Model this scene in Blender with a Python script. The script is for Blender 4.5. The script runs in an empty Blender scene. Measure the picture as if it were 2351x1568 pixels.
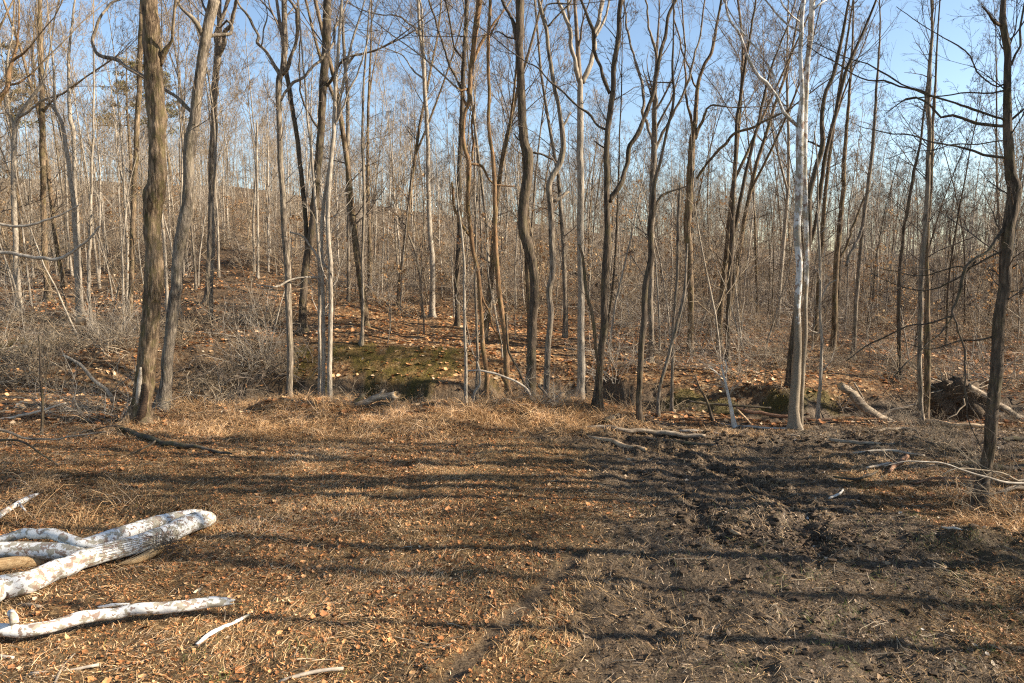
import bpy, math, random
import numpy as np
from math import radians, sin, cos, pi

random.seed(7)
rng = np.random.default_rng(11)
SC = bpy.context.scene
COL = SC.collection

# ------------------------------------------------------------------ camera
CAM_H = 4.0
PITCH = radians(6.7)
FPX = 1567.0            # focal length in pixels of a 2351 x 1568 view of the photograph
cam_d = bpy.data.cameras.new("camera")
cam_d.sensor_width = 36.0
cam_d.lens = 36.0 * FPX / 2351.0
cam_d.clip_start = 0.1
cam_d.clip_end = 2000
cam = bpy.data.objects.new("camera", cam_d)
COL.objects.link(cam)
cam.location = (0, 0, CAM_H)
cam.rotation_euler = (radians(90) - PITCH, 0, 0)
SC.camera = cam

# ------------------------------------------------------------------ light
SUN_EL = radians(28)
SUN_BACK = radians(5)          # sun stands to the right and slightly behind the camera
SKY_STRENGTH = 0.078
SUN_STRENGTH = 5.0
world = bpy.data.worlds.new("World")
SC.world = world
world.use_nodes = True
nt = world.node_tree
bg = nt.nodes["Background"]
sky = nt.nodes.new("ShaderNodeTexSky")
sky.sky_type = 'NISHITA'
sky.sun_disc = False
sky.sun_elevation = SUN_EL
sky.sun_rotation = radians(90) + SUN_BACK
sky.air_density = 1.0
sky.dust_density = 0.4
sky.ozone_density = 1.3
nt.links.new(sky.outputs[0], bg.inputs[0])
bg.inputs[1].default_value = SKY_STRENGTH
sd = bpy.data.lights.new("sun", 'SUN')
sd.energy = SUN_STRENGTH
sd.angle = radians(0.5)
sd.color = (1.0, 0.89, 0.73)
sun = bpy.data.objects.new("sun", sd)
COL.objects.link(sun)
# direction in which the light travels
from mathutils import Vector
tosun = Vector((cos(SUN_BACK) * cos(SUN_EL), -sin(SUN_BACK) * cos(SUN_EL), sin(SUN_EL)))
sun.rotation_euler = (-tosun).to_track_quat('-Z', 'Y').to_euler()
SC.view_settings.view_transform = 'Standard'
SC.view_settings.look = 'None'
SC.view_settings.gamma = 1
SC.view_settings.exposure = 1.5
SC.view_settings.use_curve_mapping = False
SC.render.engine = 'CYCLES'
cy = SC.cycles
cy.max_bounces = 4
cy.diffuse_bounces = 2
cy.glossy_bounces = 1
cy.transmission_bounces = 2
cy.transparent_max_bounces = 4
cy.use_denoising = False
cy.pixel_filter_type = 'BLACKMAN_HARRIS'
cy.filter_width = 1.2

# ------------------------------------------------------------------ noise
def _hash(ix, iy, iz, seed):
    h = (ix.astype(np.int64) * 374761393 + iy.astype(np.int64) * 668265263 + iz.astype(np.int64) * 2147483647 + seed * 974634777)
    h = (h ^ (h >> 13)) * 1274126177
    h = h ^ (h >> 16)
    return (h & 0xFFFFF).astype(np.float64) / float(0xFFFFF)

def noise3(x, y, z, seed=0):
    x, y, z = np.broadcast_arrays(np.asarray(x, float), np.asarray(y, float), np.asarray(z, float))
    ix, iy, iz = np.floor(x), np.floor(y), np.floor(z)
    fx, fy, fz = x - ix, y - iy, z - iz
    fx, fy, fz = [f * f * (3 - 2 * f) for f in (fx, fy, fz)]
    r = 0
    for a in (0, 1):
        wa = fx if a else 1 - fx
        for b in (0, 1):
            wb = fy if b else 1 - fy
            for c in (0, 1):
                wc = fz if c else 1 - fz
                r = r + wa * wb * wc * _hash(ix + a, iy + b, iz + c, seed)
    return r * 2 - 1

def noise2(x, y, seed=0):
    x, y = np.broadcast_arrays(np.asarray(x, float), np.asarray(y, float))
    ix, iy = np.floor(x), np.floor(y)
    fx, fy = x - ix, y - iy
    fx, fy = fx * fx * (3 - 2 * fx), fy * fy * (3 - 2 * fy)
    z = np.zeros_like(ix)
    return ((_hash(ix, iy, z, seed) * (1 - fx) + _hash(ix + 1, iy, z, seed) * fx) * (1 - fy)
            + (_hash(ix, iy + 1, z, seed) * (1 - fx) + _hash(ix + 1, iy + 1, z, seed) * fx) * fy) * 2 - 1

def fbm2(x, y, octs=4, seed=0):
    r, a = 0, 1.0
    for i in range(octs):
        r = r + a * noise2(x * 2 ** i, y * 2 ** i, seed + i * 7)
        a *= 0.5
    return r

def sstep(a, b, x):
    t = np.clip((x - a) / (b - a), 0, 1)
    return t * t * (3 - 2 * t)

# ------------------------------------------------------------------ terrain
def seg_dist(x, y, pts):
    d = np.full(np.broadcast(x, y).shape, 1e9)
    for (ax, ay), (bx, by) in zip(pts[:-1], pts[1:]):
        vx, vy = bx - ax, by - ay
        t = np.clip(((x - ax) * vx + (y - ay) * vy) / (vx * vx + vy * vy), 0, 1)
        d = np.minimum(d, np.hypot(x - ax - t * vx, y - ay - t * vy))
    return d

RUT_A = [(0.9, 9.0), (-0.38, 6.5), (-0.9, 5.4)]                # narrow wheel rut running towards the viewer
RUT_B = [(2.4, 15.2), (3.8, 13.6), (4.6, 12.0), (4.7, 10.8), (4.4, 9.9), (4.2, 8.9)]
RUT_C = [(2.0, 15.8), (5.0, 14.9), (8.5, 14.6)]
RUT_D = [(3.1, 11.2), (2.9, 10.2), (3.0, 9.4)]

def creek_y(x):
    return 20.7 - 0.15 * np.maximum(x, 0) + 0.35 * np.sin(x * 0.55)

def mud_shade_mask(x, y):
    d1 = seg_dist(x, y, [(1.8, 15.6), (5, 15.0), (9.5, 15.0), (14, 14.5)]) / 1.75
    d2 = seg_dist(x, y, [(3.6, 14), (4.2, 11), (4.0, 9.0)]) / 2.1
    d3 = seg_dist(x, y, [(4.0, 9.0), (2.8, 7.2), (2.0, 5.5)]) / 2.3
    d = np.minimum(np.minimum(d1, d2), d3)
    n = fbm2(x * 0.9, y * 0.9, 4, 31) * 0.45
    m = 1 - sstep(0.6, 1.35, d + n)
    cr = (1 - sstep(.9, 2.0, np.abs(y - .25 - creek_y(x)) + .8 * n)) * sstep(-12, -9, x)  # shade in the creek channel, painted as dark bare soil
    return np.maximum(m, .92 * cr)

def creek_y(x):
    return 20.7 - 0.15 * np.maximum(x, 0) + 0.35 * np.sin(x * 0.55)

def terrain(x, y, fine=True):
    x = np.asarray(x, float); y = np.asarray(y, float)
    u = x / np.maximum(y, 16.0)
    yc = creek_y(x)
    z = 0.10 * fbm2(x * 0.22, y * 0.22, 2, 3) * sstep(-2, 3, y)
    # lip of grass on the near bank
    z = z + (0.34 + .20 * fbm2(x * 1.1, y * 1.3, 2, 93)) * np.exp(-((y - (yc - 3.4)) / 1.3) ** 2) * sstep(-9, -6, x) * (1 - sstep(1.5, 4, x))
    # creek channel
    dep = 1.45 * sstep(-12.5, -8.5, x) * (1 - 0.5 * sstep(2, 7, x)) * (1 - 0.6 * sstep(11, 16, x))
    dd = np.abs(y - yc) + 0.35 * fbm2(x * 0.8, y * 0.5, 3, 17)
    z = z - dep * (1 - sstep(0.7, 2.1, dd))
    # far bank and hill
    us = [-1.2, -0.7, -0.4, -0.15, 0.1, 0.3, 0.7, 1.2]
    bank = np.interp(u, us, [1.0, 1.0, 1.15, 0.95, 0.5, 0.25, 0.1, 0.1])
    s1 = np.interp(u, us, [0.16, 0.15, 0.17, 0.075, 0.06, 0.045, 0.02, 0.02])
    s2 = np.interp(u, us, [0.20, 0.19, 0.165, 0.135, 0.10, 0.07, 0.045, 0.04])
    hb = yc + 1.3 - 1.8 * (1 - sstep(-13, -9, x))
    z = z + bank * sstep(0, 2.6, y - hb)
    z = z + s1 * np.maximum(0, np.minimum(y, 44) - 23.5)
    t = np.clip((y - 40) / 90.0, 0, 1)
    z = z + s2 * 90 * (t * t * (2 - t)) * 0.9
    z = z + 0.5 * fbm2(x * 0.06, y * 0.06, 2, 5) * sstep(26, 45, y)
    z = z + 0.10 * fbm2(x * 0.5, y * 0.5, 3, 9) * sstep(18, 24, y)
    # mound at the right edge
    z = z + 0.33 * np.exp(-(((x - 7.1) / 1.25) ** 2 + ((y - 9.05) / 0.75) ** 2)) * (1 + .5 * fbm2(x * 2.5, y * 2.5, 3, 61))
    if fine:
        m = mud_shade_mask(x, y)
        z = z + (0.035 + 0.012 * m) * fbm2(x * 2.2, y * 2.2, 3, 12)
        z = z + (0.014 + 0.012 * m) * fbm2(x * 7.5, y * 7.5, 3, 14)
        wob = 0.10 * fbm2(x * 1.7, y * 1.7, 3, 22)
        for pts, w, dpt, rid in ((RUT_A, 0.12, 0.035, 0.02), (RUT_B, 0.2, 0.075, 0.07), (RUT_C, 0.25, 0.09, 0.08), (RUT_D, 0.17, 0.06, 0.05)):
            d = seg_dist(x, y, pts) + wob * (0.08 if pts is RUT_A else 1)
            z = z - dpt * np.exp(-(d / w) ** 4)
            z = z + rid * np.exp(-((d - 2 * w) / (w * 0.7)) ** 2) * (0.5 + 0.9 * np.clip(fbm2(x * 5, y * 5, 2, 41), -0.5, 1.5))
    return z

# ------------------------------------------------------------------ pixel -> place
def ray(X, Y):
    a = (X - 1175.5) / FPX; b = -(Y - 784.0) / FPX
    return np.array([a, cos(PITCH) + b * sin(PITCH), -sin(PITCH) + b * cos(PITCH)])

def at_depth(X, Y, D):
    d = ray(X, Y); t = D / d[1]
    return np.array([0, 0, CAM_H]) + d * t

def on_ground(X, Y, h=0.0):
    d = ray(X, Y)
    ys = np.arange(4.0, 70.0, 0.03)
    t = ys / d[1]
    zz = CAM_H + d[2] * t
    g = terrain(d[0] * t, ys, False) + h
    k = np.argmax(zz <= g) if np.any(zz <= g) else len(ys) - 1
    return np.array([d[0] * t[k], ys[k], g[k]])

def project(x, y, z):
    dz = z - CAM_H
    f = y * cos(PITCH) - dz * sin(PITCH)
    up = y * sin(PITCH) + dz * cos(PITCH)
    return 1175.5 + FPX * x / f, 784.0 - FPX * up / f

# ------------------------------------------------------------------ mesh helpers
def make_mesh(name, V, quads=None, tris=None, mats=(), smooth=True, attrs=None, fmat=None):
    me = bpy.data.meshes.new(name)
    V = np.asarray(V, np.float32)
    q = np.zeros((0, 4), np.int32) if quads is None or len(quads) == 0 else np.asarray(quads, np.int32)
    t = np.zeros((0, 3), np.int32) if tris is None or len(tris) == 0 else np.asarray(tris, np.int32)
    me.vertices.add(len(V)); me.vertices.foreach_set("co", V.ravel())
    me.loops.add(len(q) * 4 + len(t) * 3)
    me.loops.foreach_set("vertex_index", np.concatenate([q.ravel(), t.ravel()]).astype(np.int32))
    me.polygons.add(len(q) + len(t))
    st = np.concatenate([np.arange(len(q)) * 4, len(q) * 4 + np.arange(len(t)) * 3]).astype(np.int32)
    me.polygons.foreach_set("loop_start", st)
    if fmat is not None:
        me.polygons.foreach_set("material_index", np.asarray(fmat, np.int32))
    me.update(calc_edges=True)
    me.polygons.foreach_set("use_smooth", np.full(len(q) + len(t), smooth, bool))
    for k, a in (attrs or {}).items():
        at = me.attributes.new(k, 'FLOAT', 'POINT')
        at.data.foreach_set("value", np.asarray(a, np.float32))
    for m in mats:
        me.materials.append(m)
    return me

def link(name, me, parent=None, kind=None, label=None, cat=None, group=None, loc=None):
    o = bpy.data.objects.new(name, me)
    COL.objects.link(o)
    if parent is not None: o.parent = parent
    if loc is not None: o.location = tuple(float(v) for v in loc)
    if kind: o["kind"] = kind
    if label: o["label"] = label
    if cat: o["category"] = cat
    if group: o["group"] = group
    return o

def thing(name, label, cat, loc=(0, 0, 0), group=None):
    o = link(name, None, label=label, cat=cat, group=group, loc=loc)
    o.empty_display_size = 0.3
    return o

def frames(P):
    """tangent frames of polylines P (N,n,3)"""
    T = np.gradient(P, axis=1)
    T /= np.linalg.norm(T, axis=2, keepdims=True) + 1e-9
    m = P[:, -1] - P[:, 0]
    ref = np.zeros_like(m)
    ax = np.argmin(np.abs(m), axis=1)
    ref[np.arange(len(m)), ax] = 1
    A = np.cross(T, ref[:, None, :])
    A /= np.linalg.norm(A, axis=2, keepdims=True) + 1e-9
    B = np.cross(T, A)
    return T, A, B

def tubes(P, R, k=3):
    """P (N,n,3) R (N,n) -> verts, quads"""
    N, n, _ = P.shape
    T, A, B = frames(P)
    ang = np.arange(k) * 2 * pi / k
    V = P[:, :, None, :] + R[:, :, None, None] * (A[:, :, None, :] * np.cos(ang)[None, None, :, None] + B[:, :, None, :] * np.sin(ang)[None, None, :, None])
    V = V.reshape(-1, 3)
    base = (np.arange(N) * n * k)[:, None, None] + (np.arange(n - 1) * k)[None, :, None]
    j = np.arange(k)[None, None, :]
    j2 = (j + 1) % k
    Q = np.stack(np.broadcast_arrays(base + j, base + j2, base + k + j2, base + k + j), axis=-1).reshape(-1, 4)
    return V, Q

class Bag:
    def __init__(s): s.V = []; s.Q = []; s.T = []; s.n = 0; s.A = []
    def add(s, V, Q=None, T=None, a=None):
        if Q is not None and len(Q): s.Q.append(np.asarray(Q) + s.n)
        if T is not None and len(T): s.T.append(np.asarray(T) + s.n)
        s.V.append(V); s.n += len(V)
        s.A.append(np.zeros(len(V)) if a is None else a)
    def tube(s, P, R, k=3):
        if len(P): s.add(*tubes(P, R, k))
    def mesh(s, name, mats, smooth=True, off=None):
        V = np.concatenate(s.V)
        if off is not None: V = V - np.asarray(off)
        return make_mesh(name, V, np.concatenate(s.Q) if s.Q else None, np.concatenate(s.T) if s.T else None, mats, smooth, {"rnd": np.concatenate(s.A)})

def unit(v):
    return v / (np.linalg.norm(v, axis=-1, keepdims=True) + 1e-9)

def grow(S, D, L, R0, nseg=4, wig=0.2, up=0.05, tip=0.3, flat=1.0):
    """S (N,3) D (N,3) L (N,) R0 (N,) -> P (N,nseg+1,3), R"""
    N = len(S)
    P = np.zeros((N, nseg + 1, 3)); P[:, 0] = S
    d = unit(D)
    for i in range(nseg):
        P[:, i + 1] = P[:, i] + d * (L / nseg)[:, None]
        d = d + rng.normal(0, wig, (N, 3)) * np.array([1, 1, flat])
        d[:, 2] += up
        d = unit(d)
    R = R0[:, None] * np.linspace(1, tip, nseg + 1)[None, :]
    return P, R

def spawn(P, R, per, t0, t1, l0, l1, ang0, ang1, rr=0.5, rmin=0.002, upb=0.2, keep_len=True, lfall=0.6):
    """children start points/dirs from parents"""
    N, n, _ = P.shape
    M = N * per
    pi_ = np.repeat(np.arange(N), per)
    t = rng.uniform(t0, t1, M)
    f = t * (n - 1)
    i = np.minimum(f.astype(int), n - 2); w = (f - i)[:, None]
    S = P[pi_, i] * (1 - w) + P[pi_, i + 1] * w
    rr_ = R[pi_, i] * (1 - w[:, 0]) + R[pi_, i + 1] * w[:, 0]
    T = unit(P[pi_, i + 1] - P[pi_, i])
    rnd = unit(np.cross(T, rng.normal(0, 1, (M, 3))))
    a = rng.uniform(ang0, ang1, M)
    D = T * np.cos(a)[:, None] + rnd * np.sin(a)[:, None]
    D[:, 2] += upb
    plen = np.linalg.norm(np.diff(P, axis=1), axis=2).sum(1)[pi_]
    L = rng.uniform(l0, l1, M) * (1 - lfall * (t - t0) / max(1e-6, (t1 - t0)))
    if keep_len: L = L * plen
    return S, unit(D), L, np.maximum(rr_ * rr, rmin)

def resample(pts, step):
    """Catmull-Rom through rows of pts (n,c); first three columns are positions"""
    pts = np.asarray(pts, float)
    if len(pts) < 3:
        L = np.linalg.norm(pts[-1, :3] - pts[0, :3]); m = max(2, int(L / step) + 1)
        return pts[0] + (pts[-1] - pts[0]) * np.linspace(0, 1, m)[:, None]
    E = np.vstack([2 * pts[0] - pts[1], pts, 2 * pts[-1] - pts[-2]])
    out = []
    for i in range(1, len(E) - 2):
        L = np.linalg.norm(E[i + 1, :3] - E[i, :3]); m = max(1, int(L / step))
        t = (np.arange(m) / m)[:, None]
        p0, p1, p2, p3 = E[i - 1], E[i], E[i + 1], E[i + 2]
        out.append(0.5 * (2 * p1 + (p2 - p0) * t + (2 * p0 - 5 * p1 + 4 * p2 - p3) * t ** 2 + (3 * p1 - p0 - 3 * p2 + p3) * t ** 3))
    out.append(pts[-1:])
    r = np.vstack(out)
    r[:, 3] = np.maximum(r[:, 3], 0.001)
    return r

def wiggle(hi, amp, wl=0.45, seed=0):
    L = np.concatenate([[0], np.cumsum(np.linalg.norm(np.diff(hi[:, :3], axis=0), axis=1))])
    f = np.minimum(1, L / (wl * .7)); hi = hi.copy()
    for c in range(3):
        hi[:, c] += f * amp * (noise2(L / wl, np.full(len(L), seed + c * 9.7), 3) + .5 * noise2(L / wl * 2.3, np.full(len(L), seed + c * 5.1), 4))
    return hi

def fat_tube(PR, k, rough=0.06, ridge=0.0, seed=0, cap=True, jag=0.0, lobes=None):
    """one solid stem with an uneven surface; PR rows x,y,z,r"""
    P = PR[None, :, :3]; R = PR[:, 3]
    T, A, B = frames(P)
    T, A, B = T[0], A[0], B[0]
    n = len(R)
    ang = np.arange(k) * 2 * pi / k
    L = np.concatenate([[0], np.cumsum(np.linalg.norm(np.diff(PR[:, :3], axis=0), axis=1))])
    ca, sa = np.cos(ang), np.sin(ang)
    wob = noise3(ca[None, :] * 1.3 + 9, sa[None, :] * 1.3, (L / 0.35)[:, None], seed) * rough
    wob = wob + noise3(ca[None, :] * 3 + 3, sa[None, :] * 3, (L / 0.12)[:, None], seed + 5) * rough * 0.5
    if ridge:
        wob = wob + ridge * (np.abs(noise3(ca[None, :] * 4.5 + 5, sa[None, :] * 4.5, (L / 0.22)[:, None], seed + 9)) * 2 - 0.6)
    if lobes is not None:
        wob = wob + lobes[:, None] * (.45 + .55 * np.cos(4 * ang + seed) + .4 * np.cos(7 * ang + seed * 2))[None]
    rad = R[:, None] * (1 + wob)
    V = P[0][:, None, :] + rad[:, :, None] * (A[:, None, :] * ca[None, :, None] + B[:, None, :] * sa[None, :, None])
    if jag:
        V[-1] += T[-1] * (rng.uniform(-0.2, 1, k) * jag)[:, None]
        V[0] -= T[0] * (rng.uniform(-0.2, 1, k) * jag * 0.6)[:, None]
    V = V.reshape(-1, 3)
    i = (np.arange(n - 1) * k)[:, None]; j = np.arange(k)[None, :]; j2 = (j + 1) % k
    Q = np.stack(np.broadcast_arrays(i + j, i + j2, i + k + j2, i + k + j), -1).reshape(-1, 4)
    Tt = None
    if cap:
        c0, c1 = len(V), len(V) + 1
        V = np.vstack([V, PR[0, :3] + T[0] * R[0] * 0.1, PR[-1, :3] - T[-1] * R[-1] * 0.15])
        jj = np.arange(k); jj2 = (jj + 1) % k; e = (n - 1) * k
        Tt = np.vstack([np.stack([np.full(k, c0), jj2, jj], 1), np.stack([np.full(k, c1), e + jj, e + jj2], 1)])
    return V, Q, Tt

# ------------------------------------------------------------------ materials
class NT:
    def __init__(s, name):
        s.m = bpy.data.materials.new(name); s.m.use_nodes = True
        s.t = s.m.node_tree; s.b = s.t.nodes["Principled BSDF"]
        s.b.inputs["Specular IOR Level"].default_value = 0.25
    def n(s, typ, **kw):
        nd = s.t.nodes.new(typ)
        for k, v in kw.items(): setattr(nd, k, v)
        return nd
    def l(s, a, b): s.t.links.new(a, b)
    def coord(s, scale=(1, 1, 1), kind="Object"):
        tc = s.n("ShaderNodeTexCoord"); mp = s.n("ShaderNodeMapping")
        mp.inputs["Scale"].default_value = scale
        s.l(tc.outputs[kind], mp.inputs[0]); return mp.outputs[0]
    def noise(s, vec, scale, detail=4, rough=0.6, dist=0.0):
        nd = s.n("ShaderNodeTexNoise"); nd.inputs["Scale"].default_value = scale
        nd.inputs["Detail"].default_value = detail; nd.inputs["Roughness"].default_value = rough
        nd.inputs["Distortion"].default_value = dist
        s.l(vec, nd.inputs["Vector"]); return nd.outputs[0]
    def ramp(s, fac, stops, interp='LINEAR'):
        r = s.n("ShaderNodeValToRGB"); cr = r.color_ramp; cr.interpolation = interp
        while len(cr.elements) < len(stops): cr.elements.new(0.5)
        for e, (p, c) in zip(cr.elements, stops):
            e.position = p; e.color = (*c, 1) if len(c) == 3 else c
        s.l(fac, r.inputs[0]); return r.outputs[0]
    def val(s, fac, stops):
        return s.ramp(fac, [(p, (v, v, v)) for p, v in stops])
    def mix(s, fac, a, b, mode='MIX'):
        m = s.n("ShaderNodeMix", data_type='RGBA', blend_type=mode)
        if isinstance(fac, (int, float)): m.inputs[0].default_value = fac
        else: s.l(fac, m.inputs[0])
        for v, k in ((a, 6), (b, 7)):
            if isinstance(v, tuple): m.inputs[k].default_value = (*v, 1)
            else: s.l(v, m.inputs[k])
        return m.outputs[2]
    def attr(s, name):
        a = s.n("ShaderNodeAttribute"); a.attribute_name = name; return a.outputs["Fac"]
    def bump(s, h, strength=0.5, dist=0.02, prev=None):
        b = s.n("ShaderNodeBump"); b.inputs["Strength"].default_value = strength; b.inputs["Distance"].default_value = dist
        s.l(h, b.inputs["Height"])
        if prev is not None: s.l(prev, b.inputs["Normal"])
        return b.outputs[0]
    def out(s, col, rough=0.85, normal=None):
        if isinstance(col, tuple): s.b.inputs["Base Color"].default_value = (*col, 1)
        else: s.l(col, s.b.inputs["Base Color"])
        if isinstance(rough, (int, float)): s.b.inputs["Roughness"].default_value = rough
        else: s.l(rough, s.b.inputs["Roughness"])
        if normal is not None: s.l(normal, s.b.inputs["Normal"])
        return s.m

def bark(name, dark, mid, light, stretch=(1, 1, 0.16), scale=22, moss=0.0, lichen=0.3, bstr=0.9):
    t = NT(name)
    v = t.coord(stretch)
    furrow = t.noise(v, scale, 5, 0.62, 0.6)
    big = t.noise(t.coord((1, 1, 0.6)), 2.3, 3, 0.6)
    c = t.ramp(furrow, [(0.33, dark), (0.5, mid), (0.68, light)])
    c = t.mix(t.val(big, [(0.4, 0), (0.7, lichen)]), c, tuple(min(1, x * 1.25 + 0.03) for x in light))
    if moss:
        mm = t.noise(t.coord((1, 1, 0.5)), 5.5, 4, 0.7)
        c = t.mix(t.val(mm, [(0.48, 0), (0.62, moss)]), c, (0.085, 0.075, 0.018))
    return t.out(c, 0.9, t.bump(furrow, bstr, 0.03))

M = {}
M['bark_brown'] = bark("brown_bark", (0.02, 0.012, 0.007), (0.10, 0.065, 0.037), (0.33, 0.235, 0.145), moss=0.5)
M['bark_grey'] = bark("grey_bark", (0.03, 0.022, 0.016), (0.13, 0.10, 0.073), (0.35, 0.285, 0.21), scale=26, moss=0.25)
M['bark_dark'] = bark("dark_bark", (0.022, 0.016, 0.011), (0.06, 0.043, 0.028), (0.165, 0.12, 0.082), scale=26, moss=0.3)
M['bark_pale'] = bark("pale_bark", (0.09, 0.07, 0.05), (0.25, 0.205, 0.155), (0.43, 0.37, 0.29), scale=34, moss=0.1, bstr=0.5)
M['bark_rust'] = bark("rusty_brown_bark", (0.04, 0.02, 0.01), (0.19, 0.105, 0.05), (0.34, 0.21, 0.11), scale=28, moss=0.6)
M['log_grey'] = bark("weathered_log_wood", (0.05, 0.035, 0.025), (0.22, 0.165, 0.115), (0.42, 0.34, 0.25), stretch=(0.14, 1, 1), scale=26, moss=0.15)
M['log_tan'] = bark("tan_log_wood", (0.09, 0.05, 0.025), (0.34, 0.22, 0.12), (0.52, 0.38, 0.24), stretch=(0.12, 1, 1), scale=28, bstr=0.6)
M['log_red'] = bark("rotten_red_log_wood", (0.05, 0.022, 0.012), (0.20, 0.10, 0.055), (0.34, 0.20, 0.12), stretch=(0.12, 1, 1), scale=26)
M['log_dark'] = bark("dark_wet_log_bark", (0.015, 0.012, 0.009), (0.055, 0.042, 0.03), (0.14, 0.11, 0.08), stretch=(0.14, 1, 1), scale=24, moss=0.5)

def sycamore(name, base_z=None, st=(1, 1, 0.6), white=(0.68, 0.66, 0.62), patch=0.5, scale=5.5):
    t = NT(name)
    v = t.coord(st)
    n1 = t.noise(v, scale, 5, 0.62, 0.4)
    n2 = t.noise(v, scale * 1.3 + 3, 4, 0.6, 0.5)
    c = t.mix(t.val(n2, [(0.3, 0), (0.7, 0.5)]), white, tuple(x * 0.82 for x in white))
    c = t.mix(t.val(n1, [(patch, 0), (patch + 0.025, 1)]), c, (0.30, 0.265, 0.20))
    c = t.mix(t.val(n2, [(0.56, 0), (0.575, 0.9)]), c, (0.22, 0.14, 0.10))
    fine = t.noise(v, 60, 3)
    c = t.mix(t.val(fine, [(0.45, 0), (0.75, 0.35)]), c, (0.35, 0.32, 0.27))
    if base_z is not None:
        sx = t.n("ShaderNodeSeparateXYZ"); t.l(t.coord(), sx.inputs[0])
        f = t.n("ShaderNodeMapRange"); f.inputs[1].default_value = base_z[0]; f.inputs[2].default_value = base_z[1]
        t.l(sx.outputs[2], f.inputs[0])
        nn = t.n("ShaderNodeMath", operation='ADD'); t.l(f.outputs[0], nn.inputs[0])
        n3 = t.noise(t.coord((1, 1, 0.3)), 6, 4, 0.7)
        m3 = t.n("ShaderNodeMath", operation='MULTIPLY_ADD'); t.l(n3, m3.inputs[0]); m3.inputs[1].default_value = 1.4; m3.inputs[2].default_value = -0.7
        t.l(m3.outputs[0], nn.inputs[1])
        old = t.ramp(fine, [(0.3, (0.10, 0.075, 0.05)), (0.7, (0.30, 0.24, 0.17))])
        c = t.mix(t.val(nn.outputs[0], [(0.45, 0), (0.55, 1)]), old, c)
    return t.out(c, 0.75, t.bump(n1, 0.25, 0.01))
M['syc_tree'] = sycamore("sycamore_bark", base_z=(1.4, 5.0), patch=0.5, white=(0.60, 0.58, 0.54))
M['syc_log'] = sycamore("white_mottled_bark", st=(0.75, 1, 1), patch=0.505, scale=11)
M['syc_log2'] = sycamore("white_mottled_limb_bark", st=(0.7, 1, 1), patch=0.515, scale=12)

def woodend(name, a, b):
    t = NT(name); v = t.coord((0.2, 1, 1))
    n = t.noise(v, 40, 4, 0.6)
    return t.out(t.ramp(n, [(0.3, a), (0.7, b)]), 0.8, t.bump(n, 0.5, 0.01))
M['split_wood'] = woodend("split_wood", (0.30, 0.17, 0.07), (0.62, 0.43, 0.22))
M['rot_wood'] = woodend("rotten_wood", (0.02, 0.014, 0.01), (0.10, 0.06, 0.035))

def rnd_mat(name, stops, rough=0.8, trans=0.0):
    t = NT(name)
    c = t.ramp(t.attr("rnd"), stops)
    if trans:
        tr = t.n("ShaderNodeBsdfTranslucent"); t.l(c, tr.inputs[0])
        mx = t.n("ShaderNodeMixShader"); mx.inputs[0].default_value = trans
        t.l(t.b.outputs[0], mx.inputs[1]); t.l(tr.outputs[0], mx.inputs[2])
        o = t.t.nodes["Material Output"]; t.l(mx.outputs[0], o.inputs[0])
    return t.out(c, rough)
M['leaf'] = rnd_mat("dead_leaf", [(0.0, (0.06, 0.028, 0.012)), (0.2, (0.17, 0.075, 0.026)), (0.42, (0.38, 0.155, 0.055)), (0.65, (0.60, 0.29, 0.115)), (0.85, (0.66, 0.42, 0.21)), (1.0, (0.78, 0.62, 0.42))], 0.6, 0.12)
M['leaf_pale'] = rnd_mat("trodden_leaf", [(0.0, (0.045, 0.03, 0.018)), (0.4, (0.14, 0.085, 0.045)), (0.7, (0.29, 0.20, 0.12)), (0.9, (0.50, 0.39, 0.27)), (1.0, (0.70, 0.62, 0.52))], 0.55, 0.1)
M['straw'] = rnd_mat("dead_grass", [(0.0, (0.09, 0.055, 0.022)), (0.35, (0.26, 0.155, 0.063)), (0.65, (0.60, 0.385, 0.18)), (1.0, (0.86, 0.62, 0.39))], 0.7, 0.15)
M['lipgrass'] = rnd_mat("tawny_grass", [(0.0, (0.11, 0.06, 0.025)), (0.35, (0.40, 0.225, 0.095)), (0.7, (0.70, 0.45, 0.225)), (1.0, (0.86, 0.60, 0.37))], 0.7, 0.15)
M['green'] = rnd_mat("green_grass", [(0.0, (0.07, 0.10, 0.02)), (0.6, (0.17, 0.20, 0.05)), (1.0, (0.30, 0.29, 0.10))], 0.6, 0.2)
M['moss'] = rnd_mat("moss_tuft", [(0.0, (0.04, 0.03, 0.008)), (0.6, (0.13, 0.10, 0.016)), (1.0, (0.27, 0.19, 0.035))], 0.9)
M['beech'] = rnd_mat("beech_leaf", [(0.0, (0.20, 0.09, 0.035)), (0.5, (0.40, 0.23, 0.10)), (1.0, (0.55, 0.40, 0.23))], 0.6, 0.35)
M['pine'] = rnd_mat("dull_green_needle", [(0.0, (0.08, 0.08, 0.025)), (1.0, (0.27, 0.22, 0.08))], 0.7, 0.2)
M['clod'] = rnd_mat("mud_clod", [(0.0, (0.022, 0.014, 0.008)), (1.0, (0.11, 0.072, 0.042))], 0.85)

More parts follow.
